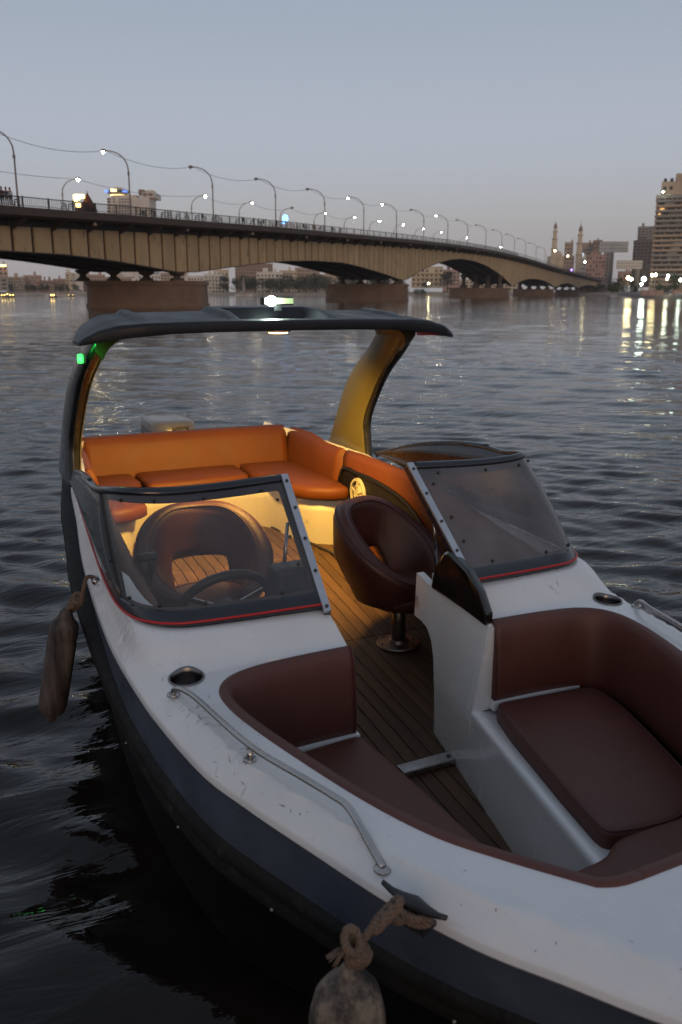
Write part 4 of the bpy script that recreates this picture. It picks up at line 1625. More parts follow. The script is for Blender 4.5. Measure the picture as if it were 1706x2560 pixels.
# ---- opening of the bow cockpit, aisle and aft cockpit: one outline, starboard half then mirrored
BOWO = [(-.262, 2.228), (-.45, 2.222), (-.60, 2.205), (-.675, 2.17), (-.712, 2.10), (-.712, 2.0), (-.690, 1.88), (-.648, 1.72),
        (-.572, 1.47), (-.50, 1.298), (-.42, 1.18), (-.35, 1.09), (-.305, 1.035), (-.25, 1.018), (-.12, 1.016), (0, 1.016)]
bow_half = [tuple(p) for p in catmull(BOWO[:13], 4)][:-1] + [tuple(p) for p in catmull(BOWO[12:], 3)]
COCK = [(-.262, 2.50), (-.55, 2.50), (-.70, 2.52), (-.765, 2.60), (-.79, 2.80), (-.785, 3.3), (-.765, 3.8), (-.735, 4.3), (-.665, 4.9), (-.64, 5.08),
        (-.58, 5.16), (0, 5.18)]
cock_half = [tuple(p) for p in catmull(COCK[2:11], 3)]
half = [(0, 5.18)] + cock_half[::-1] + [(-.55, 2.50), (-.40, 2.50), (-.262, 2.50), (-.262, 2.41), (-.262, 2.32)] + bow_half
hole = half[::-1]                          # bow centre .. stern centre, starboard
hole = hole + [(-x, y) for x, y in half[1:-1]]
hole = np.array(hole)
outer = [tuple(p) for p in OUTC] + [(-x, y) for x, y in OUTC[::-1][1:]]
outer = np.array(outer)
CUP = (.770, 2.232)
cups = [np.array(circle((s * CUP[0], CUP[1]), .0465, 24)) for s in (-1, 1)]
vv, ff = fill2d(outer, [hole] + cups, .021)
g = G()
zz = zdeck(vv[:, 0], vv[:, 1])
g.add(np.c_[vv, zz], ff)
zo = zdeck(outer[:, 0], outer[:, 1])
rings = [np.c_[outer, zo]]
oi = ccw(outer)
for ins, dz in ((-.004, -.008), (-.005, -.022), (.004, -.034)):
    q = inset(outer, ins if (ccw(outer) is outer) else -ins)
    rings.append(np.c_[q, zo + dz])
g.loft([[tuple(p) for p in r] for r in rings], closed=True)
zh = zdeck(hole[:, 0], hole[:, 1])
g.loft([[(x, y, z) for (x, y), z in zip(hole, zh)], [(x, y, z - .05) for (x, y), z in zip(hole, zh)]], closed=True)
deck = g.out('deck', M['gel'], boat, autos=38)

# ---- hull shell
NS = 46
SY = np.r_[np.linspace(.551, .9, 12), np.linspace(.95, 2.4, 18), np.linspace(2.55, 5.45, 14)]


def hull_pt(y0, t, side):
    """t=0 sheer .. 1 waterline-ish; bow rakes aft as it goes down"""
    rake = .55 * t * sm((2.6 - y0) / 2.0) ** 1.2
    y = y0 + rake
    b = B(y0) * (1 - .10 * t - .10 * t * sm((2.4 - y0) / 1.6))
    z = ZS(y0) - .03 - t * (ZS(y0) + .12)
    return (side * b, y, z)


def hull_strip(name, ts, m, parent, push=lambda t: 0., **k):
    g = G()
    rings = []
    for y in SY[::-1]:
        rings.append([(-(max(-hull_pt(y, t, -1)[0], 0) + push(t)), hull_pt(y, t, -1)[1], hull_pt(y, t, -1)[2]) for t in ts])
    for y in SY:
        rings.append([((max(hull_pt(y, t, 1)[0], 0) + push(t)), hull_pt(y, t, 1)[1], hull_pt(y, t, 1)[2]) for t in ts])
    g.loft(rings)
    return g.out(name, m, parent, smooth=True, **k)


hull_strip('hull', np.linspace(.2, 1.0, 9), M['hull'], boat, push=lambda t: -.004 - .5 * max(t - .75, 0))
hull_strip('hull_stripe', np.linspace(0, .215, 4), M['band'], boat, label='slate-blue painted stripe below the white gunwale')
RT = [.205, .215, .235, .255, .275, .29, .30, .325, .345, .355, .35]
RP = dict(zip(RT, [-.004, .012, .024, .026, .016, .010, .014, .022, .020, .008, -.006]))
g = G()
rings = []
for sd_s, ys in ((-1, SY[::-1]), (1, SY)):
    for y in ys:
        k_ = float(sm((y - 2.5) / .9))
        ring = []
        for t in RT:
            px_, py_, pz_ = hull_pt(y, max(t * (1 - .25 * k_) - .10 * k_, .02), 1)
            ring.append((sd_s * (max(px_, 0) + RP[t] * (1 + .5 * k_) + .030 * k_ * (RP[t] > 0)), py_, pz_))
        rings.append(ring)
g.loft(rings)
g.out('rub_rail', M['rub'], boat, smooth=True, label='scuffed black rubber rub rail along the hull')
g = G()
g.add([(-.645, 5.452, .88), (.645, 5.452, .88), (.58, 5.47, -.1), (-.58, 5.47, -.1)], [(0, 1, 2, 3)])
g.out('transom', M['hull'], boat)

# ---- floor planks
g = G()
g.add([(-.25, 1.35, FZ(1.35) - .012), (.25, 1.35, FZ(1.35) - .012), (.25, 2.4, FZ(2.4) - .012), (.70, 2.5, FZ(2.5) - .012), (.56, 5.1, FZ(5.1) - .012), (-.56, 5.1, FZ(5.1) - .012), (-.70, 2.5, FZ(2.5) - .012), (-.25, 2.4, FZ(2.4) - .012)], [(0, 1, 2, 7), (7, 2, 3, 6), (6, 3, 4, 5)])
floor = g.out('cockpit_floor', M['caulk'], boat, label='dark teak plank floor of the boat')
PW = .056
for i in range(-13, 14):
    x = i * PW + .012
    cuts = [1.36, 2.33, 3.3, 4.2, 5.15]
    for a, b in zip(cuts[:-1], cuts[1:]):
        if b < 2.4 and not -.27 < x < .25:
            continue
        if a > 4.1:
            b = 4.88
        if abs(x) > .64 and a > 4.1 or abs(x) > .69:
            continue
        h = PW / 2 - .0022
        a, b = a + .002, b - .002
        g = G()
        v = [(x + sx * (h - ins), y + (ins if y == a else -ins), FZ(y) + dz) for ins, dz in ((0, -.01), (0, -.0015), (.002, 0)) for sx, y in ((-1, a), (1, a), (1, b), (-1, b))]
        f = [(0, 1, 5, 4), (1, 2, 6, 5), (2, 3, 7, 6), (3, 0, 4, 7), (4, 5, 9, 8), (5, 6, 10, 9), (6, 7, 11, 10), (7, 4, 8, 11), (8, 9, 10, 11)]
        g.add(v, f).out('plank', M['plank'], floor)
# cable lying in a groove on the aft floor
p0 = [(.60, 4.0), (.53, 4.25), (.47, 4.5), (.40, 4.75)]
g = G()
g.tube([(x, y, FZ(y) + .008) for x, y in catmull(p0, 5)], .008, 6)
g.out('floor_cable', M['black'], floor, smooth=True)
# metal strip across the bow floor
g = G()
y = 2.325
g.box((.095, y, FZ(y) + .014), (.22, .058, .022), .02)
st = g.out('step_strip', M['chrome'], boat, label='worn metal-edged step strip across the floor')
md = st.modifiers.new('bevel', 'BEVEL')
md.width = .004
md.segments = 2
for dx in (.18,):
    g = G()
    g.lathe([(.008, 0), (.008, .003), (.003, .005)], (dx, y, FZ(y) + .025), 10)
    g.out('screw', M['screw'], st)

# ---- bow seating: backrests swept along the opening


def sweep(path, sect, ztop):
    """path: list of xy (opening on the right-hand side given by normals), sect: (offset, dz)"""
    P_ = np.array(path)
    t = np.gradient(P_, axis=0)
    t /= np.maximum(np.linalg.norm(t, axis=1), 1e-9)[:, None]
    n = np.stack([-t[:, 1], t[:, 0]], 1)
    rings = []
    for (x, y), nn, zt in zip(P_, n, ztop):
        rings.append([(x + nn[0] * o, y + nn[1] * o, zt + dz) for o, dz in sect])
    return rings


sect_b = [(-.004, -.035), (-.006, -.004), (.002, .006), (.016, .009), (.030, .002), (.040, -.02), (.047, -.06), (.056, -.16), (.058, -.24), (.05, -.285), (.03, -.30), (-.02, -.30)]
for s in (-1, 1):
    path = resample(bow_half[:len(bow_half) - 5], 90)
    # starboard path runs aisle -> outboard -> bow; interior lies to the left of travel
    if s == 1:
        path = path * np.array([-1, 1])
    zt = zdeck(path[:, 0], path[:, 1]) - .002
    rg = sweep(path, [(o if s == -1 else -o, dz) for o, dz in sect_b], zt)
    g = G()
    g.loft(rg, caps=True)
    br = g.out('bow_backrest', M['maroon'], boat, smooth=True,
               label='maroon leather bow backrest on the ' + ('starboard' if s < 0 else 'port') + ' side')
    for k in ((0,) if s == -1 else (0, 62)):
        g = G()
        g.tube([Vector(q) for q in rg[k][3:11]], .0035, 5)
        g.out('seam', M['piping'], br, smooth=True)
# front piece across the bow
path = resample([p for p in bow_half[len(bow_half) - 6:]] + [(-x, y) for x, y in bow_half[::-1][1:6]], 40)
zt = zdeck(path[:, 0], path[:, 1]) - .002
g = G()
rg = sweep(path, [(o, dz) for o, dz in sect_b], zt)
g.loft(rg, caps=True)
g.out('bow_backrest', M['maroon'], boat, smooth=True, label='maroon leather pad across the front of the bow cockpit')

# seat cushions of the bow


def bow_side(s, y0, y1, off, n=24):
    P_ = np.array([p for p in bow_half])
    q = inset(np.r_[P_, [[0, 2.2]]], .0)
    pts = [(x, y) for x, y in P_ if y1 <= y <= y0 and x < -.30]
    pts = resample(pts, n)
    t = np.gradient(pts, axis=0)
    t /= np.linalg.norm(t, axis=1)[:, None]
    pts = pts + np.stack([-t[:, 1], t[:, 0]], 1) * off
    return [(x * -s, y) for x, y in pts]


SZ = lambda y: .475 + .03 * (y - 1.5)
port = [(.245, 2.155)] + bow_side(1, 2.205, 1.46, .075) + [(.34, 1.432), (.21, 1.442), (.112, 1.465), (.140, 1.65), (.172, 1.82), (.205, 2.0)]
starb = [(-.245, 2.165)] + bow_side(-1, 2.205, 1.30, .075) + [(-.24, 1.20), (-.165, 1.25), (-.185, 1.52), (-.215, 1.85)]


def rounded(poly, it=2):
    p = np.array(poly, float)
    for _ in range(it):
        q = []
        for i in range(len(p)):
            a, b = p[i], p[(i + 1) % len(p)]
            L_ = np.linalg.norm(b - a)
            k = min(.25, .02 / max(L_, 1e-6))
            q += [a + (b - a) * k, b - (b - a) * k]
        p = np.array(q)
    return p


cu = cushion('bow_seat_cushion', rounded(port), .475, .085, .022, M['maroon'], boat, .012, lambda x, y: .03 * (y - 1.5),
             label='maroon leather bow seat cushion on the port side')
g = G()
pp = inset(ccw(rounded(port)), .008)
g.tube([(x, y, .468 + .03 * (y - 1.5)) for x, y in pp] + [(pp[0][0], pp[0][1], .468 + .03 * (pp[0][1] - 1.5))], .004, 5)
g.out('seam', M['piping'], cu, smooth=True)
cushion('bow_seat_cushion', rounded(starb), .47, .085, .02, M['maroon'], boat, .010, lambda x, y: .03 * (y - 1.5),
        label='maroon leather bow seat cushion on the starboard side')
fill = [(-.25, 1.06), (.26, 1.06), (.36, 1.20), (.43, 1.36), (.40, 1.455), (.27, 1.458), (.155, 1.45), (.115, 1.44), (.06, 1.40), (-.02, 1.392), (-.10, 1.385), (-.16, 1.36)]
cushion('bow_filler_cushion', rounded(fill), .478, .06, .02, M['maroon'], boat, .008, lambda x, y: -.05 * (y - 1.2),
        label='maroon leather filler cushion at the point of the bow')

# white seat base on the port side with its console end panel: one gently curved surface
def PX(y, z):
    k = np.interp(y, [2.2, 2.6], [.2, .03])
    return np.interp(y, [1.1, 1.3, 1.45, 1.727, 2.13, 2.32, 2.5, 2.7], [-.005, .030, .055, .100, .168, .199, .227, .232]) + k * np.maximum(np.asarray(z) - .42, 0)


g = G()
rings = []
for y in np.linspace(1.14, 2.2, 30):
    zt = SZ(y) - .042
    x = float(PX(y, zt))
    rings.append([(float(PX(y, FZ(y) - .02)), y, FZ(y) - .02), (float(PX(y, .33)), y, .33), (x - .002, y, zt - .03), (x - .004, y, zt - .012), (x + .002, y, zt - .002), (x + .012, y, zt), (x + .034, y, zt - .004), (x + .05, y, zt - .014), (x + .35, y, zt - .014)])
g.loft(rings)
g.out('seat_base', M['gel'], boat, smooth=True, label='white moulded seat base along the port side of the bow floor')
# starboard base
line2 = [(-.262, 2.50), (-.258, 2.2), (-.222, 1.9), (-.196, 1.55), (-.165, 1.25), (-.12, 1.12)]
g = G()
rings = []
for (x, y) in catmull(line2, 6):
    zt = SZ(y) - .05
    rings.append([(x, y, FZ(y) - .02), (x, y, zt - .01), (x - .012, y, zt), (x - .3, y, zt)])
g.loft(rings)
g.out('seat_base', M['gel'], boat, smooth=True, label='white moulded seat base along the starboard side of the bow floor')
# strips of white ledge under the aft bow backrests
for s in (-1, 1):
    g = G()
    g.box((s * .425, 2.178, .470), (.35, .045, .03), s * -.03)
    g.out('seat_ledge', M['gel'], boat)

# console end panel (port), seen across the aisle
con = [(2.69, .785), (2.692, .612), (2.64, .612), (2.592, .60), (2.558, .56), (2.534, .50), (2.515, .40), (2.508, .30), (2.508, .16), (2.2, .16), (2.2, .45), (2.2, .62), (2.205, .75),
       (2.30, .752), (2.40, .757), (2.50, .76), (2.57, .765)]
cony = [tuple(p) for p in resample(con + [con[0]], 150)[:-1]]
vv_, ff_ = fill2d(ccw(cony), (), .03)
g = G()
g.add([(float(PX(a_, z_)), a_, z_) for a_, z_ in vv_], ff_)
cc_ = [(float(PX(a_, z_)), a_, z_) for a_, z_ in cony]
g.loft([cc_, [(x + .03, y, z) for x, y, z in cc_]], closed=True)
cp = g.out('console_panel', M['gel'], boat, autos=40, label='white console end panel beside the aisle on the port side')
cs = [(2.69, .775), (2.57, .775), (2.57, .60), (2.69, .60)]
g = G()
g.box((.49, 2.625, .69), (.36, .125, .17))
g.out('console_box', M['gel'], boat)
g = G()
for s in (-1, 1):
    g = G()
    g.box((s * .50, 2.488, .62), (.46, .02, .36))
    g.out('dash_panel', M['black'], boat)
g = G()
rings = []
for z in np.linspace(.445, .745, 8):
    x0 = float(PX(2.2, z))
    rings.append([(x0 + .002, 2.195, z), (.30, 2.198, z), (.30, 2.23, z), (x0 + .002, 2.23, z)])
g.loft(rings, closed=True, caps=True)
g.out('console_corner', M['gel'], boat)
# gloss black dash pod at the foot of the port windshield strut
pod = [(2.212, .742), (2.206, .79), (2.258, .853), (2.354, .902), (2.444, .922), (2.485, .928), (2.515, .915), (2.551, .85), (2.572, .762), (2.46, .760), (2.33, .753)]
g = G()
g.prism(pod, lambda a, b: (.232 + .3 * max(b - .86, 0), a, b), lambda a, b: (.272 + .3 * max(b - .86, 0), a + .01, b - .006))
po = g.out('dash_pod', M['gloss_black'], boat, label='glossy black dash pod beside the port windshield strut')
md = po.modifiers.new('bevel', 'BEVEL')
md.width = .012
md.segments = 3

# ---- windshields
WB = [(.285, 2.372, .836), (.40, 2.382, .834), (.537, 2.392, .832), (.65, 2.402, .831), (.735, 2.418, .830), (.80, 2.462, .830), (.845, 2.54, .830),
      (.868, 2.68, .832), (.866, 2.92, .838), (.852, 3.2, .848), (.834, 3.6, .89), (.818, 3.95, .935), (.808, 4.16, .948)]
WT = [(.262, 2.795, 1.184), (.40, 2.785, 1.180), (.52, 2.775, 1.178), (.64, 2.775, 1.178), (.725, 2.785, 1.181), (.79, 2.82, 1.182), (.835, 2.90, 1.174),
      (.862, 3.05, 1.150), (.868, 3.2, 1.146), (.862, 3.45, 1.122), (.844, 3.75, 1.068), (.824, 4.0, .998), (.810, 4.165, .952)]
for s in (-1, 1):
    side = 'starboard' if s < 0 else 'port'
    wb = np.array(catmull(WB, 6)) * [s, 1, 1] + [0, 0, .004]
    wt = np.array(catmull(WT, 6)) * [s, 1, 1]
    nf = 6 * 7 + 1                                 # samples of the clear front pane
    ctr = np.array([0, 3.6, 0])

    def surf(i, t, off=0.):
        p = wb[i] * (1 - t) + wt[i] * t
        j = min(i + 1, len(wb) - 1)
        k = max(i - 1, 0)
        tan = (wb[j] - wb[k]) * (1 - t) + (wt[j] - wt[k]) * t
        nrm = np.cross(tan, wt[i] - wb[i]) * s
        nrm /= max(np.linalg.norm(nrm), 1e-9)
        bow = .012 * math.sin(math.pi * t) * (1 if i < nf else .6)
        return p + nrm * (off + bow)

    ws = bpy.data.objects.new('windshield', None)
    link(ws, boat, (s * .55, 2.6, .83), label='%s windshield with black frame and hazy clear pane' % side)
    # pane
    TT = np.linspace(.09, .95, 9)
    g = G()
    g.loft([[surf(i, t, .004) for t in TT] for i in range(nf)])
    g.out('pane', M['pane'] if s < 0 else M['pane_milky'], ws, smooth=True)
    # lower band and rim
    g = G()
    sec = lambda i: [surf(i, -.01, -.008), surf(i, -.01, .008), surf(i, .015, .011), surf(i, .088, .009), surf(i, .097, .005), surf(i, .092, -.008)]
    g.loft([sec(i) for i in range(nf + 8)], closed=True, caps=True)
    g.out('frame', M['frame'], ws, autos=40)
    # grey rubber strip behind the rim of the pane
    g = G()
    for t0, t1 in ((.085, .125), (.895, .965)):
        g.loft([[surf(i, t0, -.002), surf(i, t1, -.002), surf(i, t1, -.008), surf(i, t0, -.008)] for i in range(nf)], closed=True, caps=True)
    g.loft([[surf(i, .10, -.0025), surf(i, .93, -.0025), surf(i, .93, -.009), surf(i, .10, -.009)] for i in range(nf - 4, nf)], closed=True, caps=True)
    g.loft([[surf(i, .10, -.003), surf(i, .93, -.003), surf(i, .93, -.009), surf(i, .10, -.009)] for i in range(0, 2)], closed=True, caps=True)
    g.out('gasket', M['gasket'], ws, kind='stuff')
    # top roll
    g = G()
    sec = lambda i: [surf(i, .945, .004), surf(i, .955, .012), surf(i, .98, .017), surf(i, 1.005, .013), surf(i, 1.015, .0), surf(i, 1.0, -.012), surf(i, .96, -.010)]
    g.loft([sec(i) for i in range(nf + 10)], closed=True, caps=True)
    g.out('frame', M['frame'], ws, smooth=True)
    # dark side wing
    g = G()
    out_ = [[surf(i, t, .006 + .010 * math.sin(math.pi * min(1, t))) for t in np.linspace(0, 1, 8)] + [surf(i, t, -.010) for t in np.linspace(1, 0, 5)] for i in range(nf - 3, len(wb))]
    g.loft(out_, closed=True, caps=True)
    g.out('side_wing', M['wing'], ws, smooth=True)
    g = G()
    g.tube([surf(i, 1.0, .0) for i in range(nf + 4, len(wb))], .011, 8)
    g.out('wing_edge', M['frame'], ws, smooth=True)
    # red trim line
    g = G()
    g.tube([surf(i, .004, .013) for i in range(0, nf + 22)], .0042, 6)
    g.out('trim', M['red'], ws, smooth=True)
    # aluminium strut at the aisle
    a, b = surf(0, .992, .010), surf(0, -.05, .010)
    ax = np.array([-s * 1., 0, 0])
    d = (b - a) / np.linalg.norm(b - a)
    nr = np.array([0, -.58, .81])
    g = G()
    w = .027
    q0 = [a + ax * (w * .8) + nr * .010, a - ax * (w * .2) + nr * .010, a - ax * (w * .2) - nr * .004, a + ax * (w * .8) - nr * .004]
    q1 = [b + ax * (w * .8) + nr * .010, b - ax * (w * .2) + nr * .010, b - ax * (w * .2) - nr * .004, b + ax * (w * .8) - nr * .004]
    g.loft([q0, q1], closed=True, caps=True)
    sp_ = g.out('strut', M['alu'], ws)
    md = sp_.modifiers.new('bevel', 'BEVEL')
    md.width = .003
    md.segments = 2
    g = G()
    g.loft([[a + ax * (w * .78) - nr * .004, a + ax * .0 - nr * .004, a + ax * .0 - nr * .03, a + ax * (w * .78) - nr * .03],
            [b + ax * (w * .78) - nr * .004, b + ax * .0 - nr * .004, b + ax * .0 - nr * .03, b + ax * (w * .78) - nr * .03]], closed=True, caps=True)
    g.out('strut_rail', M['frame'], ws)
    for t in (.06, .27, .5, .73, .97):
        c = a + (b - a) * t + ax * w * .3 + nr * .0115
        g = G()
        rings = []
        e1 = ax
        e2 = np.cross(nr, e1)
        for r_, h_ in ((.006, -.002), (.006, .002), (.003, .004)):
            rings.append([c + (e1 * math.cos(k * math.pi / 5) + e2 * math.sin(k * math.pi / 5)) * r_ + nr * h_ for k in range(10)])
        g.loft(rings, closed=True, caps=True)
        g.out('screw', M['screw'], ws)
    for i, t in [(4, .9), (14, .9), (24, .9), (33, .9), (41, .85), (6, .125), (18, .125), (28, .125), (36, .14), (40, .38), (41, .6), (2, .80), (2, .5), (2, .3)]:
        c = surf(i, t, .008)
        nn = surf(i, t, 1.) - surf(i, t, 0.)
        e1 = np.cross(nn, [0, 0, 1.])
        e1 /= np.linalg.norm(e1)
        e2 = np.cross(nn, e1)
        g = G()
        rings = [[c + (e1 * math.cos(k * math.pi / 4) + e2 * math.sin(k * math.pi / 4)) * r_ + nn * h_ for k in range(8)] for r_, h_ in ((.006, -.004), (.0055, .003), (.003, .005))]
        g.loft(rings, closed=True, caps=True)
        g.out('screw', M['screw'], ws)
    # thin support rod behind the strut
    g = G()
    g.tube([(s * .29, 2.66, 1.05), (s * .315, 2.665, .79)], .007, 8)
    g.out('support_rod', M['chrome'], ws, smooth=True)

# ---- helm: wheel, instrument box, throttle
hc = Vector((-.485, 2.79, .735))
hn = Vector((0, .85, .53)).normalized()
e1 = Vector((1, 0, 0))
e2 = hn.cross(e1)
sw = bpy.data.objects.new('steering_wheel', None)
link(sw, boat, hc, label='dark three-spoke steering wheel behind the starboard windshield')
g = G()
ring = [hc + (e1 * math.cos(a) + e2 * math.sin(a)) * .165 for a in np.linspace(0, 2 * math.pi, 41)]
g.tube(ring, .017, 8, cap=False)
g.out('rim', M['black'], sw, smooth=True)
for a in (R(90), R(205), R(335)):
    d = e1 * math.cos(a) + e2 * math.sin(a)
    g = G()
    g.beam(hc - hn * .02 + d * .02, hc + d * .16, .022, .006, up=hn)
    g.out('spoke', M['chrome'], sw)
g = G()
g.tube([hc - hn * .13, hc - hn * .02, hc + hn * .01], [.03, .035, .03], 12)
g.out('hub', M['black'], sw, smooth=True)
g = G()
g.box((-.305, 2.60, .845), (.15, .12, .15), top=.86)
ib = g.out('instrument_box', M['greybox'], boat, label='grey instrument box under the starboard windshield')
md = ib.modifiers.new('bevel', 'BEVEL')
md.width = .02
md.segments = 3
g = G()
g.box((-.735, 3.10, .69), (.07, .16, .16))
tb = g.out('throttle_box', M['black'], boat, label='black throttle control on the starboard side')
md = tb.modifiers.new('bevel', 'BEVEL')
md.width = .015
md.segments = 2
g = G()
g.tube([(-.69, 3.12, .72), (-.68, 3.10, .80), (-.68, 3.08, .855)], .012, 8)
g.tube([(-.735, 3.08, .857), (-.66, 3.08, .857)], .018, 10)
g.out('lever', M['black'], tb, smooth=True)

# ---- captain's chairs


def chair(loc, rz, label):
    ch = bpy.data.objects.new('captain_chair', None)
    fz = FZ(loc[1])
    link(ch, boat, (loc[0], loc[1], fz), label=label)
    ca, sa = math.cos(rz), math.sin(rz)

    def T(p):
        x, y, z = p
        return (loc[0] + x * ca - y * sa, loc[1] + x * sa + y * ca, fz + z)
    # wrap-round shell: back towards +y, open towards -y
    g = G()
    rings = []
    for i in range(61):
        a = -math.pi * .80 + 2 * math.pi * .80 * i / 60        # 0 = straight back
        u = abs(a) / (math.pi * .80)
        top = .650 - .275 * sm((u - .12) / .88) ** 1.1
        low = .235 + .17 * (1 - sm((u - .22) / .14))
        cx, cy = math.sin(a), math.cos(a)
        ro = lambda z: .192 + .088 * sm((z - .20) / .28) + .02 * (1 - u)
        th = .082 - .012 * sm((u - .8) / .2)
        sec = []
        hh = top - low
        r2 = min(.05, hh * .3)
        for f_, zz in ((.05, low + .01), (.0, low + hh * .22), (0, low + hh * .5), (0, top - r2), (.13, top - r2 * .35), (.5, top), (.87, top - r2 * .35), (1, top - r2), (1, low + hh * .5), (1, low + hh * .2), (.85, low + .006), (.5, low), (.2, low)):
            r_ = ro(zz) - th * f_
            sec.append(T((cx * r_ * 1.03, cy * r_ * .99, zz)))
        rings.append(sec)
    g.loft(rings, closed=True, caps=True)
    sh = g.out('backrest', M['maroon_dk'], ch, smooth=True)
    for idx, rr in ((4, .004), (6, .004)):
        g = G()
        g.tube([r[idx] for r in rings], rr, 5)
        g.out('piping', M['piping'], sh, smooth=True)
    # seat
    def cz(r0):
        return [(r0 * math.cos(a), r0 * .95 * math.sin(a) - .03) for a in np.linspace(0, 2 * math.pi, 28, endpoint=False)]
    g = G()
    prof = [(.09, .208), (.155, .212), (.192, .232), (.204, .262), (.202, .288), (.19, .308), (.15, .318), (.08, .322), (.01, .323)]
    g.loft([[T((x, y, z)) for x, y in cz(r0)] for r0, z in prof], closed=True, caps=True)
    g.out('seat', M['maroon_dk'], ch, smooth=True)
    g = G()
    g.tube([T((.185 * math.cos(a), .176 * math.sin(a) - .03, .312)) for a in np.linspace(0, 2 * math.pi, 33)], .005, 5, cap=False)
    g.out('piping', M['piping'], ch, smooth=True)
    g = G()
    g.lathe([(.033, .02), (.031, .22)], (loc[0], loc[1], fz), 20)
    g.out('pedestal', M['dull_steel'], ch, smooth=True)
    g = G()
    g.lathe([(.098, .002), (.1, .006), (.096, .012), (.05, .016), (.044, .03), (.038, .032)], (loc[0], loc[1], fz), 28)
    bs = g.out('base_plate', M['dull_steel'], ch, autos=35)
    for k in range(6):
        a = k * math.pi / 3
        g = G()
        g.lathe([(.007, 0), (.006, .004), (.002, .005)], (loc[0] + .08 * math.cos(a), loc[1] + .08 * math.sin(a), fz + .012), 8)
        g.out('screw', M['screw'], bs)
    return ch


chair((.44, 3.19), R(36), 'maroon leather swivel tub chair on a steel pedestal beside the aisle, port side')
chair((-.40, 3.34), R(-6), 'maroon leather swivel tub chair seen through the starboard windshield at the helm')

# ---- aft cockpit: liners, bench, backrests


def slab(name, pts_in, ztop, zbot, th, m, parent, lean=0., rtop=.03, s=1, smooth=True, **k):
    """padded wall standing on a path; pts path xy, thick outboard"""
    P_ = np.array(pts_in)
    t = np.gradient(P_, axis=0)
    t /= np.linalg.norm(t, axis=1)[:, None]
    n = np.stack([t[:, 1], -t[:, 0]], 1) * s        # outboard
    zt = np.array([ztop(x, y) if callable(ztop) else ztop for x, y in P_])
    zb = np.array([zbot(x, y) if callable(zbot) else zbot for x, y in P_])
    rings = []
    for (x, y), nn, a, b in zip(P_, n, zt, zb):
        h = a - b
        sec = []
        for o, z in ((.006, b), (0, b + .02), (-.006, b + h * .35), (-.004, b + h * .7), (.002, a - rtop * 1.2), (.012, a - rtop * .45), (rtop, a), (th - rtop, a + .002), (th - .008, a - rtop * .5), (th, a - rtop * 1.4), (th, b)):
            o2 = o + lean * (z - b)
            sec.append((x + nn[0] * o2, y + nn[1] * o2, z))
        rings.append(sec)
    g = G()
    g.loft(rings, closed=True, caps=True)
    return g.out(name, m, parent, smooth=smooth, **k)


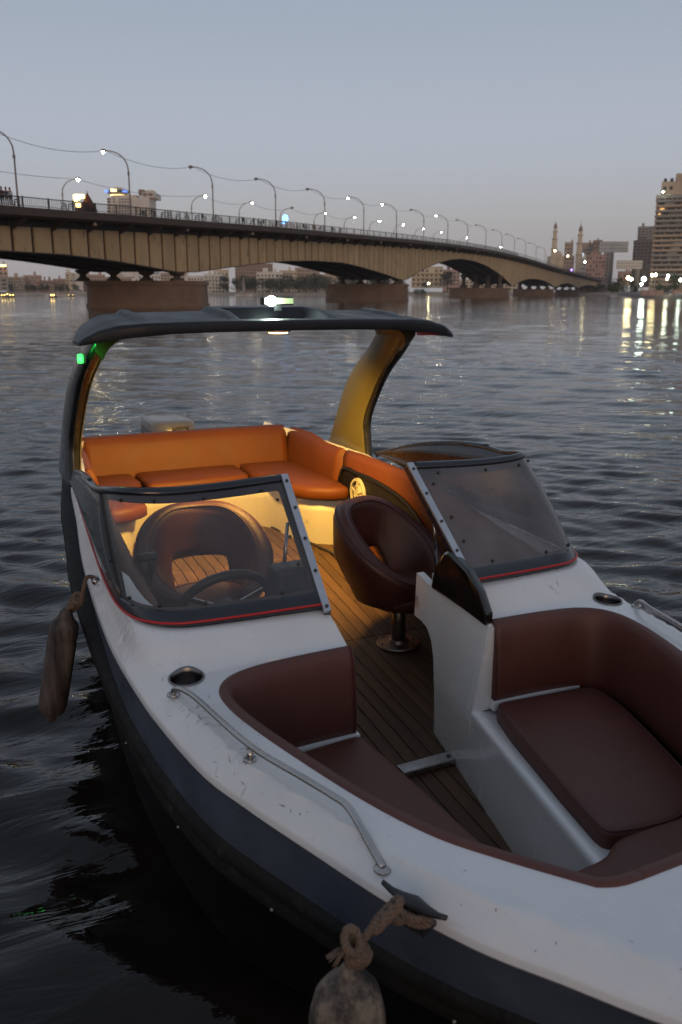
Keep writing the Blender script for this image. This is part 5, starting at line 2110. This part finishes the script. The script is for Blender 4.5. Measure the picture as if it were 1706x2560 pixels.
for s in (-1, 1):
    side = 'starboard' if s < 0 else 'port'
    q = resample([(s * .70, 2.56), (s * .712, 3.0), (s * .708, 3.6), (s * .694, 4.0), (s * .672, 4.345)], 26)
    li = slab('side_liner', q, lambda x, y: float(np.interp(y, [2.5, 2.9, 3.3, 3.6, 4.4], [.80, .84, .90, .935, .95])), lambda x, y: FZ(y), .075, M['tan'], boat, lean=.04, s=s,
              label='tan leather side lining of the %s cockpit wall' % side)
    g = G()
    g.tube([(s * .688, 3.02, FZ(3) + .02), (s * .700, 3.02, .55), (s * .712, 3.02, .83)], .004, 5)
    g.out('seam', M['piping'], li)
    # speaker recess
    spk = [(4.325, .835), (4.15, .850), (3.95, .846), (3.75, .825), (3.6, .79), (3.47, .73), (3.38, .66), (3.33, .58), (4.28, .58)]
    xs = lambda a, b: np.interp(a, [3.0, 3.6, 4.0, 4.345], [.712, .708, .694, .672]) + .04 * (b - .3) - .006
    dn = catmull(spk, 4, closed=True)
    dn = [spk_ for spk_ in dn]
    g = G()
    g.prism([tuple(p) for p in dn], lambda a, b: (s * (xs(a, b) - .010), a, b), lambda a, b: (s * (xs(a, b) + .02), a, b))
    pn = g.out('speaker_panel', M['matte_black'], boat, label='black speaker panel set into the %s side lining' % side)
    g = G()
    g.tube([(s * (xs(a, b) - .012), a, b) for a, b in dn] + [(s * (xs(*dn[0]) - .012), *dn[0])], .012, 6, cap=False)
    g.out('rim', M['matte_black'], pn, smooth=True)
    sc_ = (4.12, .745)
    cx_ = xs(*sc_) - .012
    sp = bpy.data.objects.new('speaker', None)
    link(sp, pn, (s * cx_, *sc_), label='round cream marine loudspeaker')

    def disc(r_in, r_out, h0, h1, m, name, n=28, par=None):
        g = G()
        ring = lambda r_, h: [(s * (cx_ - h), sc_[0] + r_ * math.cos(2 * math.pi * k / n), sc_[1] + r_ * math.sin(2 * math.pi * k / n)) for k in range(n)]
        rs = [ring(r_out, 0), ring(r_out, h0), ring(r_out * .97, h1), ring(max(r_in, .002), h1)]
        if r_in > 0:
            rs.append(ring(r_in, 0))
        g.loft(rs, closed=True, caps=r_in <= 0)
        g.out(name, m, par or sp, autos=40)
    disc(.072, .088, .010, .016, M['cream_plastic'], 'rim')
    disc(0, .073, .002, .004, M['black'], 'cone')
    for rr in (.018, .026, .034, .042, .050):
        disc(rr - .004, rr, .008, .011, M['cream_plastic'], 'grille_ring')
    disc(0, .012, .008, .013, M['cream_plastic'], 'cap')
    for k in range(5):
        a = k * 2 * math.pi / 5 + .3
        g = G()
        g.beam((s * (cx_ - .008), sc_[0] + .01 * math.cos(a), sc_[1] + .01 * math.sin(a)), (s * (cx_ - .008), sc_[0] + .074 * math.cos(a), sc_[1] + .074 * math.sin(a)), .008, .014, up=(1, 0, 0))
        g.out('grille_bar', M['cream_plastic'], sp)
    # side backrest of the bench
    q = resample([(s * .655, 4.36), (s * .64, 4.6), (s * .628, 4.85), (s * .618, 5.08)], 14)
    slab('bench_side_backrest', q, lambda x, y: .955 + .03 * float(sm((y - 4.5) / .3)), .70, .06, M['tan'], boat, lean=.08, s=s, label='tan leather bench backrest on the %s side' % side)
    # end panel closing the liner
# rear backrest
q = resample([(.63, 5.02), (.2, 5.035), (-.2, 5.035), (-.63, 5.02)], 30)
slab('bench_backrest', q, lambda x, y: .988, .70, .12, M['tan'], boat, lean=.28, rtop=.04, s=1, label='long tan leather backrest across the stern bench')
bz = .775


def lshape(s):
    return [(s * .665, 5.06), (s * .30, 5.08), (s * .285, 4.80), (s * .30, 4.76), (s * .335, 4.66), (s * .35, 4.50), (s * .38, 4.36), (s * .44, 4.26), (s * .55, 4.185), (s * .655, 4.165), (s * .675, 4.34)]


cushion('bench_seat_cushion', rounded(lshape(1)), bz, .075, .024, M['tan'], boat, .012, label='tan leather corner seat cushion of the stern bench, port end')
cushion('bench_seat_cushion', rounded([(-.355, 5.08), (.275, 5.08), (.268, 4.74), (.0, 4.715), (-.345, 4.70)]), bz, .075, .024, M['tan'], boat, .012, label='tan leather middle seat cushion of the stern bench')
cushion('bench_seat_cushion', rounded([(x - .075 if x > -.4 else x, y) for x, y in lshape(-1)]), bz, .075, .024, M['tan'], boat, .012, label='tan leather corner seat cushion of the stern bench, starboard end')
base = [(.70, 4.30), (.62, 4.335), (.53, 4.40), (.45, 4.55), (.38, 4.80), (.2, 4.86), (-.2, 4.86), (-.42, 4.80), (-.49, 4.55), (-.56, 4.40), (-.64, 4.335), (-.70, 4.30)]
bd = catmull(base, 4)
g = G()
top = [(.70, 4.20), (.62, 4.215), (.50, 4.27), (.42, 4.38), (.36, 4.66), (.2, 4.76), (-.2, 4.74), (-.42, 4.68), (-.48, 4.38), (-.54, 4.27), (-.64, 4.215), (-.70, 4.20)]
td = catmull(top, 4)
rings = []
for (x, y), (x2, y2) in zip(bd, td):
    rings.append([(x, y, FZ(y) - .02), (x + (x2 - x) * .35, y + (y2 - y) * .35, .50), (x + (x2 - x) * .8, y + (y2 - y) * .8, .62), (x2, y2, bz - .085), (x2, y2 + .03, bz - .072), (x2, y2 + .25, bz - .074)])
g.loft(rings)
g.out('bench_base', M['gel_in'], boat, smooth=True, label='cream moulded base under the stern bench')

# ---- arch legs and canopy
# front edge (y, z), back edge (y, z), inner x, outer x
LEG = [(4.20, .90, 4.76, .90, .772, .822), (4.21, 1.02, 4.66, 1.02, .760, .817), (4.20, 1.14, 4.57, 1.13, .750, .812), (4.07, 1.30, 4.43, 1.30, .737, .80), (3.94, 1.42, 4.28, 1.42, .725, .79), (3.78, 1.52, 4.10, 1.52, .708, .775), (3.67, 1.59, 3.99, 1.58, .69, .757), (3.58, 1.668, 3.86, 1.668, .665, .735)]
for s in (-1, 1):
    side = 'starboard' if s < 0 else 'port'
    lg = catmull(LEG, 6)
    rings, lin = [], []
    for yf_, zf_, yb_, zb_, xi, xo in lg:
        sec = []
        w_ = xo - xi
        for u, k in ((0, .55), (.015, .85), (.08, 1.0), (.5, 1.12), (.9, .9), (.985, .6), (1, .4), (.985, .12), (.93, .0), (.5, -.08), (.08, .0), (.015, .2)):
            sec.append((s * (xi + w_ * k), yf_ + (yb_ - yf_) * u, zf_ + (zb_ - zf_) * u))
        rings.append(sec)
        lin.append([(s * (xi + w_ * k - .004), yf_ + (yb_ - yf_) * u, zf_ + (zb_ - zf_) * u) for u, k in ((.03, .12), (.08, -.01), (.5, -.09), (.93, -.01), (.98, .1))])
    leg = bpy.data.objects.new('arch_leg', None)
    link(leg, boat, (s * .80, 4.4, .9), label='curved %s leg of the canopy arch, black outside and bronze inside' % side)
    g = G()
    g.loft(rings, closed=True, caps=True)
    g.out('shell', M['arch'], leg, smooth=True)
    g = G()
    g.loft(lin)
    g.out('lining', M['arch_in'], leg, smooth=True, fix=False)
    g = G()
    g.tube([r[0] for r in lin], .005, 5)
    g.out('lining_edge', M['arch_in'], leg, smooth=True)
    # curved knee under the canopy
    g = G()
    kr = []
    for k in range(13):
        q = k / 12
        an_ = q * math.pi / 2
        x = .705 - .17 * (1 - math.cos(an_)) ** 1.0
        z = 1.545 + .118 * math.sin(an_)
        yf_ = np.interp(z, [1.5, 1.57, 1.655], [3.76, 3.66, 3.56])
        yb_ = np.interp(z, [1.5, 1.57, 1.655], [4.02, 3.94, 3.84])
        kr.append([(s * x, yf_, z), (s * x, yb_, z), (s * min(.74, x + .06), yb_, max(z, 1.56) + .02), (s * min(.74, x + .06), yf_, max(z, 1.56) + .02)])
    g.loft(kr, closed=True, caps=True)
    g.out('knee', M['arch_in'], leg, autos=40)

can = bpy.data.objects.new('canopy', None)
link(can, boat, (0, 3.55, 1.68), label='dark weathered canopy wing with a sunken tray on top')
XS = np.linspace(-.835, .835, 241)


def can_sec(x):
    ax_ = abs(x) * .85 / .835
    yf = np.interp(ax_, [0, .2, .6, .8, .85], [3.335, 3.34, 3.375, 3.41, 3.44])
    yb = np.interp(ax_, [0, .25, .6, .8, .85], [3.80, 3.82, 3.88, 3.80, 3.62])
    zt = np.interp(ax_, [0, .3, .6, .7, .78, .83, .85], [1.710, 1.709, 1.704, 1.696, 1.676, 1.650, 1.632])
    zb = np.interp(ax_, [0, .3, .5, .65, .75, .83, .85], [1.667, 1.665, 1.660, 1.648, 1.636, 1.622, 1.618])
    rise = .030 * sm((.85 - ax_) / .15)
    hump = .021 * sm((.265 - ax_) / .03)
    rid = .013 * float(sm((.628 - ax_) / .014) * sm((ax_ - .55) / .03))
    rec = float(sm((.205 - ax_) / .02))
    sec = []
    for u, h in ((0, 'b'), (-.010, .3), (-.008, .72), (.012, .95), (.05, 1), (.10, 1), (.15, 'R'), (.40, 'R'), (.66, 'R'), (.76, 1), (.84, 1), (.96, 1), (1, .6), (.99, .2), (.9, 'b'), (.5, 'b'), (.12, 'b')):
        y = yf + (yb - yf) * u
        lift = float(sm((u - .1) / .25))
        up_ = rise * max(u, 0) + hump * lift * (1 if ax_ > .17 else float(sm((u - .6) / .14)) if h != 'R' else 0) + rid * lift
        if h == 'b':
            z = zb + rise * .7 * max(u, 0)
        elif h == 'R':
            z = (zt + up_) * (1 - rec) + rec * (zt - .012 + .012 * u)
        else:
            z = zb + (zt - zb) * h + up_
        sec.append((x, y, z))
    return sec


g = G()
g.loft([can_sec(x) for x in XS], closed=True, caps=True)
g.out('canopy_shell', M['canopy'], can, autos=32)
# spotlight bar on the canopy
SPX, SPY, SPZ = .035, 3.60, 1.782
sb = bpy.data.objects.new('spotlight_bar', None)
link(sb, boat, (SPX, SPY, SPZ - .02), label='lit white spotlight bar on top of the canopy')
g = G()
g.box((SPX, SPY, SPZ), (.150, .034, .036))
hb = g.out('housing', M['black'], sb)
md = hb.modifiers.new('bevel', 'BEVEL')
md.width = .008
md.segments = 3
M['lens'] = mat('green_white_lens', (.35, .42, .22), .2, emit=(.72, 1., .55), estr=.35)
M['lamp_on'] = emis('spot_lamp', (.80, 1., .88), 450.)
g = G()
g.box((SPX + .002, SPY - .018, SPZ), (.132, .004, .024))
g.out('lens', M['lens'], sb)
g = G()
n_ = 14
for r_, yy in ((.014, -.022), (.010, -.027), (.001, -.029)):
    pass
g.lathe([(.0215, .0), (.020, -.007), (.012, -.013), (.001, -.014)], (SPX - .034, SPY - .020, SPZ), 14, axis='y')
g.out('lamp', M['lamp_on'], sb, smooth=True)
g = G()
g.box((SPX, SPY, SPZ - .026), (.03, .02, .03))
g.out('bracket', M['black'], sb)
# navigation lights
M['green_on'] = emis('green_nav_light', (.03, 1., .08), 4.)
M['red_nav'] = mat('red_nav_lens', (.10, .006, .006), .2, emit=(1., .02, .02), estr=.03)
nl = bpy.data.objects.new('navigation_light', None)
link(nl, boat, (-.82, 3.70, 1.55), label='lit green navigation light on the starboard arch leg')
g = G()
g.box((-.786, 3.735, 1.552), (.022, .036, .040))
g.out('housing', M['black'], nl)
g = G()
g.lathe([(.004, -.019), (.011, -.017), (.0125, 0), (.011, .017), (.004, .019)], (-.797, 3.712, 1.552), 12)
g.out('lens', M['green_on'], nl, smooth=True)
lg_ = bpy.data.lights.new('green_nav_glow', 'POINT')
lg_.energy = .3
lg_.color = (.05, 1., .15)
lg_.shadow_soft_size = .02
lgo = bpy.data.objects.new('green_nav_glow', lg_)
COL.objects.link(lgo)
lgo.parent = nl
lgo.location = Vector((-.80, 3.665, 1.552)) - WO[nl.name]
nr_ = bpy.data.objects.new('navigation_light', None)
link(nr_, boat, (.79, 3.45, 1.63), label='red navigation strip under the port tip of the canopy')
g = G()
g.box((.735, 3.48, 1.634), (.12, .03, .012))
g.out('lens', M['red_nav'], nr_)
# cockpit lamp under the canopy
cl = bpy.data.objects.new('cockpit_lamp', None)
link(cl, boat, (.0, 3.50, 1.655), label='warm cockpit lamp under the canopy')
g = G()
g.lathe([(.055, 0), (.055, -.010), (.045, -.014)], (.0, 3.50, 1.668), 20)
g.out('housing', M['chrome'], cl)
M['warm_on'] = emis('warm_lamp', (1., .62, .18), 12.)
g = G()
g.lathe([(.042, 0), (.038, -.004), (.002, -.005)], (.0, 3.50, 1.653), 18)
g.out('lens', M['warm_on'], cl)
ld = bpy.data.lights.new('cockpit_lamp_light', 'SPOT')
ld.energy = 320
ld.color = (1.0, .57, .115)
ld.spot_size = R(118)
ld.spot_blend = .7
ld.shadow_soft_size = .06
lo = bpy.data.objects.new('cockpit_lamp_light', ld)
COL.objects.link(lo)
lo.parent = cl
lo.location = (0, 0, -.03)
lo.rotation_euler = Vector((-.05, -.95, .95)).to_track_quat('Z', 'Y').to_euler()

# ---- outboard motor behind the bench
om = bpy.data.objects.new('outboard_motor', None)
link(om, boat, (0, 5.62, .3), label='grey outboard motor cowl behind the stern bench')
g = G()
rings = []
for z, k in ((.55, .80), (.66, .95), (.80, 1.0), (.93, .99), (.985, .96), (1.003, .88), (1.010, .6), (1.011, .1)):
    rings.append([(.158 * k * np.sign(math.cos(a)) * abs(math.cos(a)) ** .55, 5.66 + .27 * k * np.sign(math.sin(a)) * abs(math.sin(a)) ** .6, z) for a in np.linspace(0, 2 * math.pi, 32, endpoint=False)])
g.loft(rings, closed=True, caps=True)
g.out('cowl', M['cowl'], om, smooth=True)
g = G()
g.box((0.02, 5.388, .952), (.105, .02, .060))
bd_ = g.out('badge_plate', M['chrome'], om)
g = G()
g.box((0.02, 5.3765, .952), (.092, .006, .050))
g.out('badge_face', M['black'], bd_)
cu_ = bpy.data.curves.new('badge_number', 'FONT')
cu_.body = '115'
cu_.size = .042
cu_.extrude = .0015
cu_.align_x = 'CENTER'
cu_.materials.append(M['badge'])
_t = bpy.data.objects.new('badge_text_source', cu_)
COL.objects.link(_t)
_dg = bpy.context.evaluated_depsgraph_get()
_me = bpy.data.meshes.new_from_object(_t.evaluated_get(_dg))
bpy.data.objects.remove(_t)
to = bpy.data.objects.new('badge_number', _me)
link(to, bd_, (.02, 5.3715, .938))
to.rotation_euler = (math.pi / 2, 0, 0)
g = G()
g.box((0, 5.60, .28), (.12, .16, .62))
g.out('shaft_leg', M['cowl'], om)
# ---- bow rails, cups, cleat
for s in (-1, 1):
    side = 'starboard' if s < 0 else 'port'
    rl = bpy.data.objects.new('bow_rail', None)
    link(rl, boat, (s * .74, 1.72, .75), label='stainless bow grab rail on the %s deck' % side)
    P_ = [(.828, 2.150, .742), (.826, 2.147, .760), (.816, 2.118, .774), (.803, 2.085, .776), (.789, 2.027, .776), (.741, 1.753, .776), (.677, 1.571, .775), (.645, 1.478, .775), (.631, 1.425, .772), (.626, 1.37, .764), (.624, 1.285, .746)]
    P_[0] = (*P_[0][:2], float(zdeck(P_[0][0], P_[0][1])) + .001)
    P_[-1] = (*P_[-1][:2], float(zdeck(P_[-1][0], P_[-1][1])) + .004)
    P_[-2] = (.6255, 1.34, P_[-1][2] + .017)
    P_ = [(s * x, y, z) for x, y, z in P_]
    g = G()
    g.tube(catmull(P_, 5), .0080, 10)
    g.out('tube', M['chrome'], rl, smooth=True)
    for (x, y, zt_) in ((.744, 1.742, .772),):
        g = G()
        zb_ = float(zdeck(x, y))
        g.tube([(s * x, y, zt_), (s * (x - .002), y - .002, zb_)], .009, 10)
        g.lathe([(.017, 0), (.016, .004), (.010, .005)], (s * x, y, zb_), 12)
        g.out('stanchion', M['chrome'], rl, smooth=True)
    for (x, y, z) in (P_[0], P_[-1]):
        g = G()
        g.lathe([(.019, 0), (.018, .004), (.011, .006)], (x, y, float(zdeck(x, y))), 12)
        g.out('foot', M['chrome'], rl, smooth=True)
    # cup holder
    cx_, cy_ = s * CUP[0], CUP[1]
    g = G()
    rings = []
    an = np.linspace(0, 2 * math.pi, 28, endpoint=False)
    for r_, dz in ((.052, .0015), (.0515, .004), (.048, .0055), (.0455, .003), (.044, -.012), (.042, -.075), (.02, -.077), (.001, -.077)):
        if r_ > .04:
            rings.append([(cx_ + r_ * math.cos(q), cy_ + r_ * math.sin(q), float(zdeck(cx_ + .05 * math.cos(q), cy_ + .05 * math.sin(q))) + dz) for q in an])
        else:
            rings.append([(cx_ + r_ * math.cos(q), cy_ + r_ * math.sin(q), float(zdeck(cx_, cy_)) + dz) for q in an])
    g.loft(rings, closed=True)
    g.out('cup_holder', M['cup'], boat, smooth=True, label='steel cup holder sunk in the %s bow deck' % side)
cl_c = Vector((-.628, 1.155, .765))
zc = float(zdeck(-.628, 1.155))
ct = bpy.data.objects.new('cleat', None)
link(ct, boat, (-.628, 1.155, zc), label='black horn cleat on the starboard bow deck')
dirc = Vector((.41, -.91, 0)).normalized()
up = Vector((0, 0, 1))
P_ = [cl_c + dirc * a + up * (zc + b - cl_c.z) for a, b in ((-.072, .044), (-.052, .038), (-.028, .036), (0, .038), (.028, .036), (.052, .038), (.072, .044))]
g = G()
sd_ = dirc.cross(up)
rings = []
for p_, w_, h_ in zip(P_, (.005, .007, .011, .017, .011, .007, .005), (.005, .006, .009, .011, .009, .006, .005)):
    rings.append([p_ + sd_ * (w_ * math.cos(a)) + up * (h_ * math.sin(a)) for a in np.linspace(0, 2 * math.pi, 12, endpoint=False)])
g.loft(rings, closed=True, caps=True)
g.out('horn', M['black'], ct, smooth=True)
g = G()
for a in (-.018, .018):
    q = cl_c + dirc * a
    g.tube([(q.x, q.y, zc - .004), (q.x, q.y, zc + .02), (q.x, q.y, zc + .036)], [.014, .009, .011], 10)
g.out('post', M['black'], ct, smooth=True)
g = G()
g.beam(cl_c - dirc * .038 + up * (zc + .002 - cl_c.z), cl_c + dirc * .038 + up * (zc + .002 - cl_c.z), .04, .01)
g.out('base', M['black'], ct)

# small steel eye on the starboard gunwale for the hanging fender
EY = Vector((-.890, 3.08, float(zdeck(-.885, 3.08)) + .006))
eb = bpy.data.objects.new('mooring_eye', None)
link(eb, boat, EY, label='small steel mooring eye on the starboard gunwale')
g = G()
g.lathe([(.013, -.016), (.013, .016)], EY, 12, axis='y')
g.out('roller', M['chrome'], eb, smooth=True)
g = G()
g.box(EY + Vector((.018, 0, -.005)), (.012, .05, .03))
g.out('plate', M['screw'], eb)


# ---- fenders hung over the side
def twist(path, r, lay=.026, n=26, closed=False):
    """three-strand rope with a visible lay"""
    P_ = [Vector(p_) for p_ in catmull(path, n)]
    L_ = len(P_)
    s_ = [0.]
    for a_, b_ in zip(P_[:-1], P_[1:]):
        s_.append(s_[-1] + (b_ - a_).length)
    g = G()
    fr = []
    u = None
    for i in range(L_):
        d = (P_[min(i + 1, L_ - 1)] - P_[max(i - 1, 0)]).normalized()
        u = d.cross(Vector((.3, .2, 1))) if u is None else u - d * u.dot(d)
        u.normalize()
        fr.append((u.copy(), d.cross(u)))
    for k in range(3):
        q = []
        for i, p_ in enumerate(P_):
            a = 2 * math.pi * (s_[i] / lay + k / 3)
            q.append(p_ + (fr[i][0] * math.cos(a) + fr[i][1] * math.sin(a)) * r * .5)
        g.tube(q, r * .58, 6)
    return g


def add_rope(g, path, r, **k):
    h = twist(path, r, **k)
    g.add(h.v, h.f)


fd = thing('boat_fender', (-1.06, 3.08, .25), 'long grimy brown cylindrical fender hanging off the starboard side amidships', 'fender')
top = Vector((-1.006, 3.08, .655))
bot = Vector((-1.080, 3.10, .29))
ax_ = (bot - top).normalized()
g = G()
e1 = ax_.cross(Vector((0, 1, 0))).normalized()
e2 = ax_.cross(e1)
prof = [(.014, -.045), (.022, -.035), (.027, -.018), (.036, -.004), (.047, .008), (.0515, .025), (.052, .06), (.0495, .072), (.052, .085), (.0525, .30), (.052, .335), (.046, .360), (.030, .372), (.019, .380), (.018, .398), (.012, .405)]
rings = []
for r_, h in prof:
    rings.append([top + ax_ * h + (e1 * math.cos(a) + e2 * math.sin(a)) * (r_ * (1 + .022 * math.cos(6 * a + h * 3) * (r_ > .04))) for a in np.linspace(0, 2 * math.pi, 36, endpoint=False)])
g.loft(rings, closed=True, caps=True)
g.out('body', M['fender'], fd, smooth=True)
kn = Vector((-.966, 3.08, .716))
g = twist([EY + Vector((.0, .0, .012)), EY + Vector((-.03, .0, .012)), kn + Vector((.02, -.01, .012)), kn, top - ax_ * .03], .0075)
g.out('rope', M['rope'], fd, smooth=True)
g = G()
for k in range(4):
    ph = k * 1.1
    loop = [kn + Vector((.015 * math.cos(a + ph) - .008 * (k - 1.5), .015 * math.sin(a), .013 * math.sin(a + ph) - (k - 1.5) * .012)) for a in np.linspace(0, 2 * math.pi, 17)]
    add_rope(g, loop, .0085, n=6)
g.out('knot', M['rope'], fd, smooth=True)

f2 = thing('boat_fender', (-.75, 1.13, .45), 'round dirty tan fender tied by rope to the black bow cleat', 'fender')
ft = Vector((-.775, 1.12, .668))
g = G()
prof = [(.008, .022), (.014, .018), (.016, .004), (.024, -.004), (.042, -.016), (.058, -.038), (.067, -.075), (.070, -.12), (.070, -.26), (.064, -.31), (.045, -.35), (.02, -.37)]
g.loft([[(ft.x + r_ * math.cos(a) * (1 + .04 * math.sin(3 * a + 9 * h)), ft.y + r_ * math.sin(a), ft.z + h) for a in np.linspace(0, 2 * math.pi, 32, endpoint=False)] for r_, h in prof], closed=True, caps=True)
g.out('body', M['fender2'], f2, smooth=True)
cz0 = Vector((-.662, 1.145, zc + .016))
kn1 = Vector((-.700, 1.125, .762))
kn2 = Vector((-.762, 1.12, .712))
g = twist([cl_c + Vector((.0, .0, zc + .02 - cl_c.z)), cz0, kn1, Vector((-.735, 1.122, .742)), kn2, ft + Vector((0, 0, .02))], .0078)
g.out('rope', M['rope'], f2, smooth=True)
g = G()
for k in range(3):
    loop = [kn1 + Vector((.010 * math.cos(a) + (k - 1) * .014, .014 * math.sin(a), .017 * math.cos(a + .6) + (k - 1) * .010)) for a in np.linspace(0, 2 * math.pi, 17)]
    add_rope(g, loop, .0082, n=6)
for k in range(4):
    loop = [kn2 + Vector((.013 * math.cos(a + k) - .006 + .004 * k, .013 * math.sin(a + k * .7), .015 * math.sin(a + k * 1.3) - .012 * (k - 2))) for a in np.linspace(0, 2 * math.pi, 15)]
    add_rope(g, loop, .0082, n=6)
# frayed end
for k in range(14):
    a = k * 2.4
    add = [kn2 + Vector((-.012, 0, .01)), kn2 + Vector((-.03 - .006 * math.cos(a), .008 * math.sin(a), .012)), kn2 + Vector((-.045 - .01 * math.cos(a), .014 * math.sin(a), .002 + .006 * math.cos(a * 2)))]
    g.tube(catmull(add, 3), .0016, 4)
g.out('knot', M['rope'], f2, smooth=True)
# rope turns around the cleat posts
g = G()
for k in range(2):
    loop = [Vector((-.628, 1.155, zc + .012 + .011 * k)) + dirc * (.034 * math.cos(a)) + sd_ * (.020 * math.sin(a)) for a in np.linspace(0, 2 * math.pi, 21)]
    add_rope(g, loop, .0075, n=5)
g.out('cleat_turns', M['rope'], f2, smooth=True)

# ---- wear: scuffs scratched into the gelcoat, screw heads along the rub rail
M['scuff'] = mat('dark_scuff', (.10, .09, .09), .8)
r_ = random.Random(11)
g = G()


def scuff(x, y, ang, L_, w_):
    n_ = 5
    pts = []
    for k in range(n_ + 1):
        q = k / n_ - .5
        px_ = x + math.cos(ang) * q * L_ + r_.uniform(-1, 1) * L_ * .06
        py_ = y + math.sin(ang) * q * L_ + r_.uniform(-1, 1) * L_ * .06
        pts.append((px_, py_))
    nx, ny = -math.sin(ang), math.cos(ang)
    rows = []
    for k, (px_, py_) in enumerate(pts):
        hw = w_ * (.3 + .7 * math.sin(math.pi * min(max(k / n_, .05), .95))) * r_.uniform(.5, 1)
        rows.append([(px_ + nx * hw, py_ + ny * hw, float(zdeck(px_ + nx * hw, py_ + ny * hw)) + .0012), (px_ - nx * hw, py_ - ny * hw, float(zdeck(px_ - nx * hw, py_ - ny * hw)) + .0012)])
    g.loft(rows)


for cx_, cy_, n_, sx, sy, L_ in ((-.80, 2.03, 34, .025, .10, .018), (-.775, 1.72, 10, .02, .05, .035), (-.79, 1.80, 5, .02, .03, .015), (-.885, 2.62, 6, .008, .16, .015), (-.70, 1.52, 4, .03, .04, .012),
                                 (.45, .98, 16, .12, .02, .02), (.60, 2.33, 4, .02, .02, .02), (-.55, 1.3, 3, .1, .1, .008), (-.2, .9, 6, .2, .12, .010), (.1, .85, 5, .2, .1, .012)):
    for k in range(n_):
        scuff(cx_ + r_.gauss(0, sx), cy_ + r_.gauss(0, sy), r_.choice([1.9, 1.2, .4, 2.4]) + r_.uniform(-.3, .3), L_ * r_.uniform(.4, 1.6), r_.uniform(.0004, .0011))
for k in range(40):
    y_ = r_.uniform(.75, 3.0)
    x_ = -float(B(y_)) * r_.uniform(.80, .985)
    scuff(x_, y_, r_.uniform(0, 3.1), r_.uniform(.002, .006), r_.uniform(.0005, .0012))
g.out('scuff_marks', M['scuff'], deck, fix=False, kind='stuff')
M['salt'] = mat('pale_screw_head', (.28, .26, .25), .6)
for k in range(5):
    y0 = 1.0 + k * .52 + r_.uniform(-.05, .05)
    p_ = hull_pt(y0, .335, -1)
    g = G()
    rr = r_.uniform(.002, .0042)
    g.lathe([(rr, -.002), (rr, .003), (rr * .5, .005)], (p_[0] - .024, p_[1], p_[2]), 8, axis='x')
    g.out('screw', M['salt'], boat)
